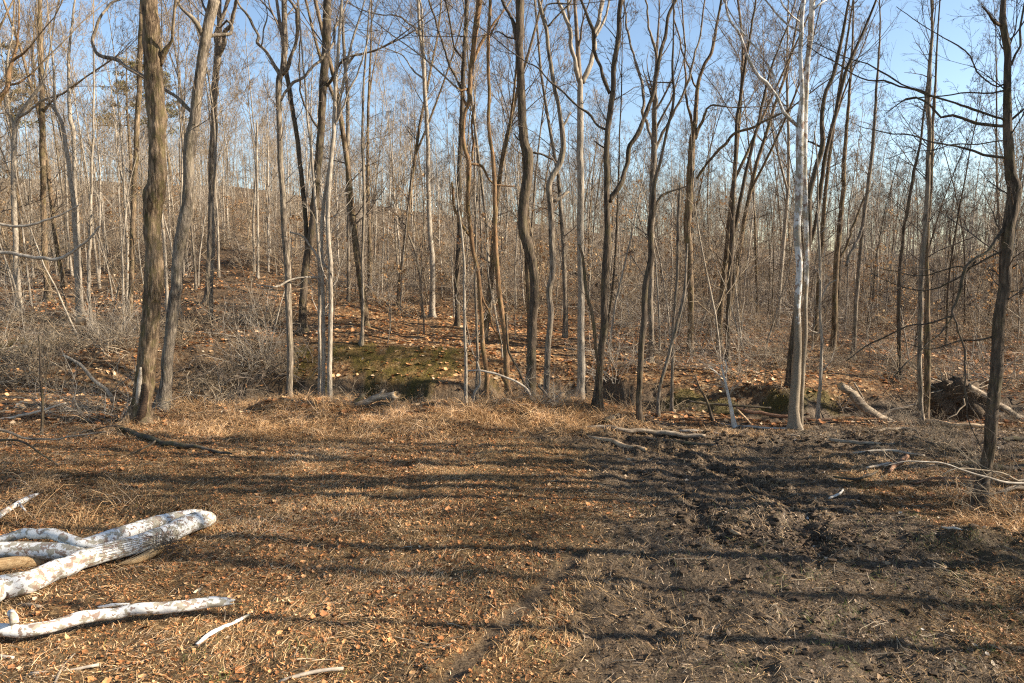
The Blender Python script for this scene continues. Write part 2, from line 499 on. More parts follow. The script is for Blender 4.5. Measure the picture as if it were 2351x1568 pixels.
def simple(name, a, b, scale=8, rough=0.85):
    t = NT(name); n = t.noise(t.coord(), scale, 3)
    return t.out(t.ramp(n, [(0.35, a), (0.65, b)]), rough)
M['twig'] = simple("twig_bark", (0.10, 0.075, 0.055), (0.22, 0.17, 0.125))
M['twig_dark'] = simple("dark_twig_bark", (0.05, 0.038, 0.03), (0.13, 0.10, 0.075))
M['twig_pale'] = simple("pale_twig_bark", (0.26, 0.21, 0.16), (0.45, 0.39, 0.31))
M['twig_gold'] = simple("golden_twig_bark", (0.17, 0.12, 0.07), (0.34, 0.26, 0.17))
M['brush'] = simple("dead_brush_wood", (0.13, 0.095, 0.06), (0.42, 0.34, 0.24), 3)
M['syc_twig'] = simple("white_twig_bark", (0.35, 0.32, 0.27), (0.62, 0.59, 0.53), 5)

def ground_mat():
    t = NT("forest_floor")
    v = t.coord()
    mud = t.attr("mud"); moss = t.attr("moss"); grass = t.attr("grass")  # mud also holds the creek's painted shade
    # leaf-sized cells for the litter between and beyond the modelled leaves
    w = t.n("ShaderNodeTexVoronoi"); w.inputs["Scale"].default_value = 13
    dn = t.n("ShaderNodeTexNoise"); dn.inputs["Scale"].default_value = 9; t.l(v, dn.inputs["Vector"])
    dv = t.n("ShaderNodeVectorMath", operation='MULTIPLY_ADD'); t.l(dn.outputs["Color"], dv.inputs[0]); dv.inputs[1].default_value = (0.12,) * 3; t.l(v, dv.inputs[2])
    t.l(dv.outputs[0], w.inputs["Vector"])
    sx = t.n("ShaderNodeSeparateColor"); t.l(w.outputs["Color"], sx.inputs[0])
    litter = t.ramp(sx.outputs[0], [(0.0, (0.045, 0.024, 0.011)), (0.3, (0.15, 0.07, 0.026)), (0.6, (0.33, 0.165, 0.06)), (0.82, (0.45, 0.26, 0.11)), (1, (0.52, 0.38, 0.22))])
    big = t.noise(v, 0.7, 4, 0.6)
    st0 = t.noise(v, 6, 5, 0.75)
    far_and_brush_shade = t.attr('far')  # far woods floor, plus painted shade under the left slope brush
    litter = t.mix(far_and_brush_shade, litter, t.ramp(st0, [(0.35, (0.05, 0.035, 0.022)), (0.65, (0.25, 0.17, 0.10))]))
    litter = t.mix(t.val(big, [(0.35, 0.75), (0.65, 0.0)]), litter, (0.075, 0.045, 0.022))
    fine = t.noise(v, 45, 5, 0.7)
    st = t.noise(t.coord((1, 1, 1)), 18, 5, 0.75, 1.5)
    turf = t.ramp(st, [(0.35, (0.022, 0.015, 0.008)), (0.5, (0.085, 0.056, 0.026)), (0.66, (0.27, 0.19, 0.09))])
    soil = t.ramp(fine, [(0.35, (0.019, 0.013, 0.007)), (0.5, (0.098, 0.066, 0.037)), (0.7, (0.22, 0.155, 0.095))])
    c = t.mix(grass, litter, turf)
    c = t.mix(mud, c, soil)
    mc = t.ramp(st, [(0.3, (0.03, 0.022, 0.006)), (0.55, (0.10, 0.072, 0.014)), (0.75, (0.19, 0.14, 0.03))])
    c = t.mix(moss, c, mc)
    r = t.val(mud, [(0, 0.9), (1, 0.62)])
    b1 = t.bump(st, 0.9, 0.05)
    b2 = t.bump(w.outputs["Distance"], 0.7, 0.04, b1)
    b3 = t.bump(fine, 0.6, 0.02, b2)
    return t.out(c, r, b3)
M['ground'] = ground_mat()

# ------------------------------------------------------------------ ground sheet
def spaced(segs):
    out = [segs[0][0]]
    for a, b, s in segs:
        n = max(1, int(round((b - a) / s)))
        out += list(a + (b - a) * np.arange(1, n + 1) / n)
    return np.array(out)
xs = spaced([(-400, -120, 20), (-120, -40, 3), (-40, -15, 0.5), (-15, -9.5, 0.12), (-9.5, 9.5, 0.042), (9.5, 15, 0.12), (15, 40, 0.5), (40, 120, 3), (120, 400, 20)])
ys = spaced([(-200, -20, 15), (-20, 3, 1.0), (3, 5.2, 0.2), (5.2, 12, 0.038), (12, 17, 0.055), (17, 26, 0.1), (26, 40, 0.3), (40, 80, 1.0), (80, 200, 4), (200, 600, 25)])
GX, GY = np.meshgrid(xs, ys)
GZ = terrain(GX, GY)

def mossmask(x, y):
    n = fbm2(x * 1.3, y * 1.3, 3, 77)
    m = 0
    for (X, Y, rx, ry) in ((905, 835, 2.3, 1.3), (1650, 945, 0.8, 0.5), (1790, 935, 0.8, 0.4), (30, 800, 1.3, 1.6), (700, 825, 0.5, 0.5), (1560, 925, 0.8, .3), (1890, 925, .5, .3)):
        p = MOSSPTS.setdefault((X, Y), on_ground(X, Y))
        m = np.maximum(m, 1 - sstep(0.7, 1.2, np.sqrt(((x - p[0]) / rx) ** 2 + ((y - p[1]) / ry) ** 2) + 0.6 * n))
    return m * (0.55 + 0.45 * sstep(-.5, .4, fbm2(x * 4, y * 4, 2, 71)))
MOSSPTS = {}
def grassmask(x, y):
    """1 where dead grass replaces the leaf litter"""
    n = 0.5 * fbm2(x * 0.45, y * 0.45, 4, 51)
    near = 1 - sstep(13.5, 16.5, y + n * 3)
    return np.clip(near * (0.7 + 0.5 * n + 0.25 * sstep(-2, 3, x)), 0, 1)

nx, ny = len(xs), len(ys)
idx = np.arange(nx * ny).reshape(ny, nx)
Q = np.stack([idx[:-1, :-1], idx[:-1, 1:], idx[1:, 1:], idx[1:, :-1]], -1).reshape(-1, 4)
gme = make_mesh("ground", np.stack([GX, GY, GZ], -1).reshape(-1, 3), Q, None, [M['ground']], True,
                {"mud": np.maximum(mud_shade_mask(GX, GY), .9 * (1 - sstep(.08, .17, seg_dist(GX, GY, RUT_A)))).ravel(), "moss": mossmask(GX, GY).ravel(), "grass": grassmask(GX, GY).ravel(), "far": (0.75 * np.maximum(sstep(30, 50, GY), sstep(.25, .42, -GX / np.maximum(GY, 16)) * sstep(20, 23, GY))).ravel()})  # far also darkens the left slope as brush shade, mud the shaded creek
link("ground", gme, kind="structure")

# still water lying in the creek bed
t = NT("creek_water"); t.out((0.02, 0.018, 0.012), 0.06); M['water'] = t.m
wx = np.linspace(-10, 14, 60)
wc = creek_y(wx)
wv = np.concatenate([np.stack([wx, wc - 1.9, np.full(60, -1.05)], 1), np.stack([wx, wc + 1.9, np.full(60, -1.05)], 1)])
wq = np.array([[i, i + 1, 61 + i, 60 + i] for i in range(59)])
wv[:, 2] = -1.12
link("creek_water", make_mesh("creek_water", wv, wq, None, [M['water']]), kind="structure")

# ------------------------------------------------------------------ hero trees, traced stem by stem
HEROES = []   # (name for neighbours, V-x at mid height)

def hero_path(pts, D, slope=0.0, start=None):
    """V-pixel rows (X,Y,w) -> rows x,y,z,r on a plane that leans in depth by slope"""
    out = []; s = 0.0; prev = None
    for (X, Y, w) in pts:
        d = D + slope * s
        p = at_depth(X, Y, d)
        if prev is not None:
            s += np.linalg.norm(p - prev) if slope else 0
        prev = p
        d = D + slope * s
        p = at_depth(X, Y, d)
        out.append([*p, 0.45 * w / FPX * d])
    return np.array(out)

def twig_set(bag, srcs, n1, l1, n2=4, n3=3, r=0.012, up=0.12, t0=0.35, fine=True, ang=(0.5, 1.1)):
    """fine branching over a list of source polylines (n,4)"""
    for PR in srcs:
        PR = np.asarray(PR)
        m = 9
        ii = np.linspace(0, len(PR) - 1, m)
        P = np.stack([np.interp(ii, np.arange(len(PR)), PR[:, c]) for c in range(3)], 1)[None]
        R = np.interp(ii, np.arange(len(PR)), PR[:, 3])[None]
        L = np.linalg.norm(np.diff(P[0], axis=0), axis=1).sum()
        cnt = max(2, int(n1 * L))
        S, Dr, Ln, Rr = spawn(P, R, cnt, t0, 1.0, l1[0], l1[1], ang[0], ang[1], 0.3, 0.004, up, False, 0.35)
        Rr = np.minimum(Rr, r)
        P1, R1 = grow(S, Dr, Ln, Rr, 6, 0.16, up * 0.5, 0.3)
        bag.tube(P1, R1, 4)
        S, Dr, Ln, Rr = spawn(P1, R1, n2, 0.2, 0.95, 0.25, 0.6, 0.5, 1.0, 0.6, 0.0022, 0.1)
        P2, R2 = grow(S, Dr, Ln, Rr, 4, 0.18, 0.05, 0.5)
        bag.tube(P2, R2, 3)
        if fine:
            S, Dr, Ln, Rr = spawn(P2, R2, n3, 0.2, 1.0, 0.3, 0.7, 0.4, 0.9, 0.7, 0.0016, 0.08)
            P3, R3 = grow(S, Dr, Ln, Rr, 2, 0.2, 0.05, 0.6)
            bag.tube(P3, R3, 3)

def hero(name, label, cat, stems, D, mat, branches=(), bw=1.0, twig='twig', k=18, rough=0.07, ridge=0.0, extend=5.0, n1=1.3, l1=(0.6, 1.9), t0=0.45, flare=1.0, slopes=None, crown_n=7, group=None, n2=4, n3=3, up=0.12):
    """stems: list of V polylines from top to foot; branches: V polylines from the stem outwards"""
    PRs = []
    foot = None
    for si, st in enumerate(stems):
        pr = hero_path(st, D + si * 0.12)
        # carry the foot into the ground
        last = pr[-1].copy()
        gz = float(terrain(last[0], last[1])) - 0.15
        if last[2] > gz + 0.05 and (si == 0 or flare):
            if not (si > 0 and len(stems[si]) and stems[si][-1][1] < stems[0][-1][1] - 60):
                pr = np.vstack([pr, [last[0], last[1], gz, last[3] * 1.15]])
        if si == 0: foot = np.array([pr[-1, 0], pr[-1, 1], float(terrain(pr[-1, 0], pr[-1, 1]))])
        PRs.append(pr)
    root = thing(name, label, cat, foot, group)
    bag = Bag(); ups = []
    trunkb = Bag()
    for si, pr in enumerate(PRs):
        hi = resample(pr[::-1], 0.07)       # foot to top
        hi = wiggle(hi, 0.02, .8, foot[0] + si)
        lob = None
        if flare and si == 0:
            h = hi[:, 2] - foot[2]
            hi[:, 3] *= 1 + 0.30 * np.exp(-np.maximum(h, 0) / 0.25); lob = .55 * np.exp(-np.maximum(h, 0) / .2)
        V, Q, T = fat_tube(hi, k, rough, max(ridge, .05 if k >= 12 else 0), seed=int(abs(foot[0]) * 37 + si), lobes=lob)
        trunkb.add(V, Q, T)
        ups.append(hi)
    nm = "trunk"
    link(nm, trunkb.mesh("trunk", [M[mat]], True, foot), root)
    srcs = [u for u in ups]
    for bi, br in enumerate(branches):
        sl = slopes[bi] if slopes else random.uniform(-0.5, 0.5)
        pr = hero_path(br, D, sl); pr[:, 3] *= bw
        hi = wiggle(resample(pr, 0.10), .055, .5, bi * 3.1 + foot[0])
        hi[:, 3] *= 1 + .18 * noise2(np.arange(len(hi)) * .35, np.full(len(hi), bi + .5), 6)
        V, Q, T = fat_tube(hi, 8, 0.06, 0, seed=bi)
        me = make_mesh("branch", V - foot, Q, T, [M[mat]], True)
        link("branch", me, root)
        srcs.append(hi)
    # carry the crown on above the picture
    tops = [(u[-1], u[-1, :3] - u[-4, :3]) for u in ups if u[-1, 2] > 7.5] if extend else []
    for br in srcs[len(ups):]:
        if br[-1, 2] > 9 and extend: tops.append((br[-1], br[-1, :3] - br[-3, :3]))
    for tp, d in tops:
        d = unit(d + np.array([0, 0, 0.2]) * np.linalg.norm(d))
        P, R = grow(tp[None, :3], d[None], np.array([extend * random.uniform(.8, 1.2)]), tp[3:4], 8, 0.07, 0.06, 0.15)
        bag.tube(P, R, 8)
        S, Dr, Ln, Rr = spawn(P, R, crown_n, 0.05, 0.9, 0.4, 0.8, 0.4, 0.9, 0.55, 0.01, 0.35)
        P1, R1 = grow(S, Dr, Ln, Rr, 7, 0.14, 0.08, 0.2); bag.tube(P1, R1, 5)
        S, Dr, Ln, Rr = spawn(P1, R1, 6, 0.15, 0.95, 0.3, 0.55, 0.4, 0.9, 0.5, 0.005, 0.2)
        P2, R2 = grow(S, Dr, Ln, Rr, 5, 0.16, 0.05, 0.3); bag.tube(P2, R2, 3)
        S, Dr, Ln, Rr = spawn(P2, R2, 4, 0.2, 0.95, 0.3, 0.6, 0.4, 0.9, 0.6, 0.003, 0.1)
        P3, R3 = grow(S, Dr, Ln, Rr, 3, 0.18, 0.05, 0.5); bag.tube(P3, R3, 3)
    if n1 > 0:
        twig_set(bag, ups, n1, l1, n2, n3, 0.014, up, t0)
        if len(srcs) > len(ups):
            twig_set(bag, srcs[len(ups):], n1 * 1.6, (l1[0] * 0.6, l1[1] * 0.6), n2, n3, 0.010, up, 0.25)
    if bag.V:
        link("crown", bag.mesh("crown", [M[twig]], True, foot), root)
    HEROES.append((label, foot, project(*foot)[0]))
    return root

def hide_px(pts): return pts

big_left = hero("big_tree", "thick straight tree with flaking mossy bark and a rotten hollow at its foot", "tree",
    [[(343, 0, 37), (349, 60, 37), (351, 110, 40), (352, 167, 41), (359, 267, 41), (360, 333, 40), (360, 417, 42), (353, 450, 49), (350, 480, 44), (350, 523, 39), (354, 606, 41), (349, 690, 43), (345, 756, 45), (339, 823, 44), (330, 890, 46), (322, 935, 49), (319, 965, 53)]],
    16.9, 'bark_brown',
    [[(368, 150, 12), (375, 120, 13), (386, 103, 9), (397, 84, 7), (400, 76, 8)],
     [(352, 158, 10), (346, 155, 9), (340, 150, 5)]],
    twig='twig_gold', k=34, rough=0.09, ridge=0.10, n1=0.35, t0=0.75)
# rotten hollow and strip of bare wood at its foot
hb = Bag()
for (X, Y, w, h) in ((324, 905, 9, 62),):
    pr = np.array([[*at_depth(X - 1, Y - h, 16.64), 0.02], [*at_depth(X - 3, Y - h * .5, 16.66), 0.06], [*at_depth(X - 6, Y, 16.66), 0.055], [*at_depth(X - 9, Y + 25, 16.68), 0.02]])
    V, Q, T = fat_tube(resample(pr, 0.06), 10, 0.3, 0, 4); hb.add(V, Q, T)
o = link("bare_wood", hb.mesh("bare_wood", [M['twig_pale']], True, big_left.location), big_left)
hb = Bag()
pr = np.array([[*at_depth(331, 880, 16.66), 0.02], [*at_depth(334, 900, 16.67), 0.06], [*at_depth(331, 925, 16.66), 0.08], [*at_depth(322, 955, 16.64), 0.09], [*at_depth(312, 975, 16.6), 0.04]])
V, Q, T = fat_tube(resample(pr, 0.05), 12, 0.35, 0.1, 8); hb.add(V, Q, T)
link("rotten_hollow", hb.mesh("rotten_hollow", [M['rot_wood']], True, big_left.location), big_left)

hero("leaning_tree", "leaning tree beside the thickest trunk with a long arching dark limb", "tree",
    [[(492, 0, 25), (480, 50, 24), (472, 93, 24), (463, 150, 23), (455, 200, 23), (448, 260, 25), (438, 317, 26), (433, 367, 25), (433, 417, 24), (430, 467, 28), (420, 523, 30), (408, 589, 27), (405, 656, 28), (397, 723, 28), (390, 790, 27), (383, 856, 27), (377, 920, 32)]],
    18.3, 'bark_grey',
    [[(440, 257, 9), (405, 222, 9), (373, 198, 9), (330, 172, 9), (290, 155, 9), (263, 133, 9), (230, 123, 8), (208, 95, 7), (217, 73, 7), (233, 37, 6), (253, 13, 5), (283, -8, 4)],
     [(470, 90, 12), (457, 67, 12), (433, 40, 10), (413, 17, 8), (400, -5, 7)],
     [(470, 90, 9), (484, 83, 10), (507, 80, 9), (530, 78, 8), (533, 66, 7), (523, 50, 6), (505, 58, 4), (492, 50, 3)],
     [(476, 30, 7), (468, 15, 6), (460, -5, 5)]],
    k=26, rough=0.08, ridge=0.07, n1=0.5, t0=0.7, slopes=[0.12, -0.3, 0.4, 0.2])

hero("grey_tree", "grey tree forking into a V high up, just right of the leaning trunk", "tree",
    [[(500, 133, 17), (497, 167, 15), (492, 233, 15), (492, 300, 16), (488, 367, 18), (487, 433, 17), (485, 523, 17), (482, 600, 17), (478, 685, 18)]],
    30, 'bark_grey',
    [[(500, 140, 11), (495, 83, 10), (513, 33, 9), (527, -5, 8)], [(502, 130, 12), (517, 83, 11), (530, 50, 9), (547, -5, 8)]], k=14, n1=0.5, t0=0.7, extend=6)

hero("slender_tree", "slender dark tree half hidden behind the thickest trunk", "tree",
    [[(326, -5, 9), (322, 100, 12), (320, 200, 12), (313, 333, 12), (307, 467, 12), (305, 523, 12), (302, 656, 12), (295, 756, 13), (290, 815, 14)]],
    25.5, 'bark_brown', k=12, n1=0.9, t0=0.5, extend=5)

hero("forked_tree", "grey brown Y forked tree with a long right limb on the grassy lip", "tree",
    [[(652, 0, 13), (653, 50, 13), (655, 100, 13), (650, 160, 14), (643, 180, 15), (640, 233, 14), (642, 300, 13), (645, 367, 14), (648, 433, 14), (652, 523, 15), (661, 623, 16), (663, 723, 16), (665, 823, 16), (663, 911, 17)]],
    19.6, 'bark_grey',
    [[(648, 172, 10), (658, 157, 10), (670, 120, 9), (678, 83, 9), (681, 20, 9), (672, 8, 7), (662, -8, 6)],
     [(645, 180, 9), (630, 150, 8), (613, 123, 8), (592, 100, 8), (592, 73, 7), (567, 37, 6), (550, 5, 5), (545, -8, 4)],
     [(645, 230, 7), (667, 197, 7), (717, 157, 7), (760, 107, 6), (770, 67, 6), (790, 30, 4)],
     [(600, 105, 4), (607, 83, 4), (612, 40, 3), (606, 0, 2)]], k=18, n1=1.0, t0=0.5)

hero("mossy_foot_tree", "dark tree leaning right above a mossy green foot beyond the creek", "tree",
    [[(752, -5, 19), (750, 50, 20), (748, 117, 21), (742, 183, 20), (738, 267, 18), (733, 333, 18), (728, 400, 18), (722, 467, 19), (717, 523, 20), (703, 606, 18), (697, 690, 19), (693, 792, 23)],
     [(655, 140, 10), (662, 200, 11), (680, 300, 11), (692, 400, 11), (700, 500, 11), (706, 590, 11)]],
    26, 'bark_dark', [[(748, 200, 7), (775, 160, 7), (800, 130, 6), (830, 127, 4)], [(735, 300, 6), (700, 240, 5), (690, 160, 4), (686, 60, 3)]], k=16, n1=1.3, t0=0.45, extend=6)

hero("pale_tree", "pale slim tree, rightmost and thickest of the clump on the creek lip", "tree",
    [[(785, -5, 6), (776, 120, 8), (770, 217, 9), (767, 300, 10), (757, 400, 11), (753, 523, 11), (758, 623, 12), (760, 723, 12), (758, 823, 12), (758, 918, 14)]],
    19.7, 'bark_pale', [[(753, 617, 6), (727, 587, 6), (700, 550, 5), (670, 533, 4)], [(768, 290, 5), (800, 220, 5), (830, 150, 4), (845, 80, 3)]], twig='twig_pale', k=12, n1=1.3, t0=0.3)
hero("pale_tree", "middle pale stem of the creek lip clump, with a long low horizontal branch", "tree",
    [[(832, 20, 4), (805, 110, 6), (780, 230, 7), (757, 380, 8), (742, 490, 9), (738, 590, 9), (743, 723, 10), (743, 823, 10), (742, 916, 12)]],
    19.9, 'bark_pale', [[(743, 636, 5), (690, 638, 5), (643, 658, 5), (617, 658, 4), (587, 654, 3)]], twig='twig_pale', k=10, n1=1.3, t0=0.3)
hero("pale_tree", "thinnest stem at the left of the pale clump on the creek lip", "tree",
    [[(690, 60, 3), (700, 200, 5), (715, 350, 6), (728, 500, 7), (732, 620, 8), (734, 723, 8), (733, 823, 8), (733, 912, 9)]],
    20.1, 'bark_pale', [], twig='twig_pale', k=10, n1=1.2, t0=0.3)

hero("slim_tree", "slim straight tree standing alone on the sunlit bank above the moss", "tree",
    [[(850, 0, 3), (838, 150, 5), (832, 300, 6), (835, 400, 7), (834, 523, 7), (832, 623, 7), (834, 690, 7), (832, 756, 8), (826, 829, 10)]],
    24.2, 'bark_grey', [], twig='twig_gold', k=10, n1=1.2, t0=0.25)
hero("slim_tree", "slim upright tree behind the far left of the sunlit bank with dense fanned twigs", "tree",
    [[(784, -5, 6), (787, 60, 7), (792, 150, 8), (798, 233, 9), (797, 333, 9), (798, 433, 9), (800, 523, 10), (801, 600, 9), (800, 690, 10)]],
    33, 'bark_grey', [[(795, 150, 6), (812, 128, 6), (828, 126, 5)]], k=10, n1=1.4, t0=0.3, extend=6)
hero("straight_tree", "straight grey tree forked at the top, standing behind the fallen log on the slope", "tree",
    [[(960, -5, 7), (964, 83, 8), (972, 133, 9), (975, 200, 10), (980, 267, 10), (982, 333, 10), (984, 433, 11), (987, 523, 12), (993, 623, 13), (992, 742, 15)]],
    31.5, 'bark_pale', [[(973, 135, 6), (972, 80, 6), (967, 30, 5), (964, -5, 4)], [(966, 85, 5), (944, 57, 5), (917, 37, 4), (880, 35, 3)], [(972, 180, 5), (948, 160, 4), (925, 130, 3), (870, 105, 2)]], k=14, n1=1.1, t0=0.4, extend=6)
hero("leaning_snag", "crooked thin trunk with a broken top, left of the straight grey tree on the slope", "tree",
    [[(938, 540, 5), (950, 570, 6), (958, 600, 7), (965, 640, 8), (969, 690, 8), (973, 742, 9)]], 31, 'bark_grey', [], k=10, n1=0.6, extend=0)
hero("broken_snag", "pale dead trunk snapped off high up, between the leaning trunk and the Y fork", "dead tree",
    [[(589, 274, 3), (590, 300, 5), (590, 380, 6), (591, 470, 6), (592, 560, 6), (592, 650, 7)]], 36, 'bark_pale', [], k=8, n1=0, extend=0)
hero("dark_tree", "dark straight tree behind the twisted rusty tree", "tree",
    [[(1071, -5, 10), (1070, 67, 11), (1065, 133, 11), (1062, 217, 11), (1059, 300, 12), (1055, 400, 12), (1055, 523, 12), (1050, 623, 12), (1050, 752, 13)]],
    29, 'bark_dark', [[(1063, 217, 6), (1040, 165, 6), (1020, 110, 5), (1005, 60, 5), (985, -5, 5)], [(1066, 140, 5), (1042, 110, 5), (1030, 40, 4), (1018, -5, 4)]], k=12, n1=1.2, t0=0.4, extend=6)
hero("twisted_tree", "rusty brown twisted tree with a crook halfway up, leaning over the dark creek hole", "tree",
    [[(1101, -5, 15), (1090, 83, 13), (1084, 150, 12), (1078, 205, 11), (1074, 240, 10), (1067, 260, 9), (1065, 333, 10), (1077, 377, 11), (1075, 450, 10), (1079, 523, 11), (1085, 573, 10), (1095, 613, 10), (1102, 656, 11), (1105, 706, 11), (1107, 756, 11), (1109, 806, 12), (1117, 856, 12), (1117, 900, 14)]],
    20.4, 'bark_rust',
    [[(1077, 377, 6), (1104, 383, 6), (1117, 407, 6), (1137, 420, 5), (1160, 425, 4), (1180, 425, 3)],
     [(1078, 540, 8), (1067, 523, 7), (1047, 483, 7), (1037, 433, 6), (1036, 420, 5)],
     [(1074, 245, 6), (1060, 218, 6), (1056, 205, 5), (1040, 196, 4)],
     [(1078, 203, 7), (1064, 205, 6), (1050, 210, 4)],
     [(1084, 150, 7), (1100, 110, 7), (1117, 77, 6), (1140, 45, 5), (1160, 20, 4)],
     [(1089, 240, 4), (1086, 280, 5), (1084, 320, 5), (1086, 370, 5)],
     [(1107, 680, 5), (1125, 735, 5), (1145, 770, 5), (1152, 790, 4)]], twig='twig_gold', k=14, n1=1.4, t0=0.35)
hero("pale_sapling", "thin pale stem left of the twisted rusty tree at the creek", "tree",
    [[(1040, 330, 3), (1050, 440, 4), (1058, 523, 5), (1066, 600, 6), (1067, 656, 7), (1067, 756, 7), (1070, 883, 9)]], 19.8, 'bark_pale', [], twig='twig_pale', k=9, n1=1.4, t0=0.2, extend=0)
hero("pale_sapling", "thin straight stem close to the foot of the twisted rusty tree", "tree",
    [[(1100, 400, 3), (1092, 523, 4), (1092, 640, 6), (1095, 756, 7), (1095, 880, 8)]], 20.8, 'bark_grey', [], twig='twig_pale', k=9, n1=1.2, t0=0.2, extend=0)
hero("reddish_tree", "tall slim reddish pole tree left of the thick curved dark trunk", "tree",
    [[(1124, -5, 8), (1122, 75, 8), (1122, 150, 8), (1122, 233, 8), (1125, 317, 9), (1132, 367, 10), (1135, 467, 11), (1137, 523, 11), (1141, 606, 12), (1148, 690, 13), (1155, 740, 14), (1162, 790, 16), (1165, 880, 16)]],
    20.0, 'bark_rust', [[(1122, 90, 4), (1132, 70, 4), (1150, 40, 3)]], k=14, n1=0.35, t0=0.5)
hero("curved_tree", "thick dark tree with an S curved trunk at the centre of the creek bank", "tree",
    [[(1194, -5, 20), (1194, 67, 21), (1192, 133, 19), (1197, 200, 20), (1199, 267, 21), (1204, 333, 23), (1211, 350, 27), (1210, 400, 25), (1204, 450, 25), (1200, 523, 24), (1213, 566, 27), (1225, 623, 24), (1225, 690, 23), (1222, 756, 23), (1220, 823, 25), (1217, 889, 30), (1213, 925, 36)]],
    19.4, 'bark_dark',
    [[(1184, 90, 10), (1180, 65, 10), (1172, 40, 9), (1156, 10, 8), (1150, -8, 7)],
     [(1185, 88, 4), (1167, 88, 4), (1150, 77, 3), (1130, 78, 2)],
     [(1224, 350, 5), (1250, 353, 5), (1268, 362, 4), (1280, 370, 3)],
     [(1200, 330, 4), (1190, 315, 4), (1182, 306, 3)]], twig='twig_dark', k=24, rough=0.07, ridge=0.06, n1=0.3, t0=0.6)
hero("wavy_tree", "smooth grey tree with an elbow bend, right of the S curved dark trunk", "tree",
    [[(1236, -5, 7), (1245, 33, 10), (1254, 67, 9), (1260, 117, 9), (1269, 167, 10), (1275, 207, 10), (1284, 250, 10), (1290, 300, 13), (1292, 343, 14), (1284, 377, 15), (1267, 407, 15), (1260, 427, 15), (1264, 467, 15), (1267, 523, 15), (1267, 623, 17), (1260, 673, 15), (1264, 723, 15), (1257, 790, 15), (1255, 856, 16), (1253, 945, 19)]],
    18.4, 'bark_grey',
    [[(1269, 463, 8), (1284, 457, 8), (1296, 449, 7), (1304, 443, 6)],
     [(1290, 292, 6), (1302, 278, 5), (1314, 260, 4)],
     [(1256, 62, 5), (1275, 43, 5), (1300, 17, 4), (1309, -5, 4)],
     [(1246, 33, 5), (1260, 10, 5), (1290, 8, 4), (1320, 10, 2)],
     [(1260, 425, 6), (1264, 410, 6), (1263, 395, 5)]], k=18, n1=0.5, t0=0.55)
hero("tall_grey_tree", "smooth straight grey tree dividing into a wide Y, with roots spread at its foot", "tree",
    [[(1331, 185, 13), (1334, 200, 14), (1332, 267, 16), (1332, 333, 17), (1332, 430, 17), (1332, 523, 17), (1334, 623, 17), (1334, 723, 18), (1334, 823, 20), (1334, 889, 22), (1334, 912, 26)]],
    20.3, 'bark_pale',
    [[(1331, 192, 11), (1317, 117, 11), (1304, 60, 9), (1293, 30, 8), (1280, -5, 7)],
     [(1337, 190, 12), (1357, 127, 12), (1370, 67, 11), (1377, 30, 10), (1381, -5, 10)],
     [(1366, 85, 7), (1388, 45, 6), (1402, -5, 5)], [(1306, 70, 7), (1307, 40, 7), (1305, -5, 6)]], k=20, rough=0.04, n1=0.8, t0=0.7, slopes=[-.2, .2, .3, -.4])
hero("dark_forked_tree", "rough dark tree with one long limb slanting up to the right", "tree",
    [[(1429, -5, 11), (1422, 33, 11), (1420, 83, 12), (1412, 133, 12), (1407, 200, 12), (1400, 250, 14), (1394, 300, 14), (1392, 367, 15), (1394, 433, 15), (1394, 523, 16), (1394, 573, 20), (1390, 623, 18), (1387, 690, 17), (1385, 756, 18), (1380, 823, 18), (1374, 889, 20), (1369, 958, 25)]],
    17.4, 'bark_dark',
    [[(1400, 215, 9), (1384, 167, 9), (1367, 110, 9), (1357, 67, 8), (1344, 27, 7), (1334, -5, 6)],
     [(1397, 462, 14), (1417, 427, 13), (1434, 383, 12), (1450, 333, 12), (1470, 293, 11), (1484, 250, 10), (1500, 200, 9), (1514, 143, 9), (1527, 93, 8), (1537, 43, 8), (1557, -5, 7)],
     [(1390, 297, 6), (1367, 283, 6), (1350, 260, 6), (1324, 237, 5), (1277, 197, 5), (1250, 170, 4), (1204, 137, 3)],
     [(1388, 340, 4), (1375, 328, 4), (1366, 320, 3)]], twig='twig_dark', k=20, ridge=0.08, n1=0.5, t0=0.6, slopes=[-.2, .15, .3, 0])
hero("leaning_sapling", "thin stem leaning down from the Y tree to the foot of the rough dark tree", "tree",
    [[(1328, 560, 5), (1333, 573, 6), (1339, 600, 7), (1347, 673, 9), (1359, 723, 9), (1367, 790, 9), (1377, 856, 9), (1384, 955, 10)]], 17.0, 'bark_brown', [], k=10, n1=0.8, extend=0, t0=0.5)
hero("dark_slim_tree", "dark slim tree with a thin crooked top, standing at the left end of the mud", "tree",
    [[(1545, 90, 4), (1543, 167, 6), (1545, 217, 6), (1539, 267, 7), (1527, 317, 7), (1517, 367, 7), (1507, 400, 8), (1502, 430, 10), (1500, 470, 14), (1494, 523, 14), (1494, 589, 15), (1484, 640, 15), (1479, 723, 15), (1472, 790, 15), (1469, 856, 15), (1469, 923, 14), (1469, 985, 14)]],
    16.3, 'bark_dark', [[(1500, 475, 7), (1520, 455, 6), (1550, 440, 5), (1575, 425, 4)], [(1544, 190, 4), (1520, 186, 3), (1480, 180, 2)]], twig='twig_dark', k=16, n1=0.9, t0=0.4, extend=3)
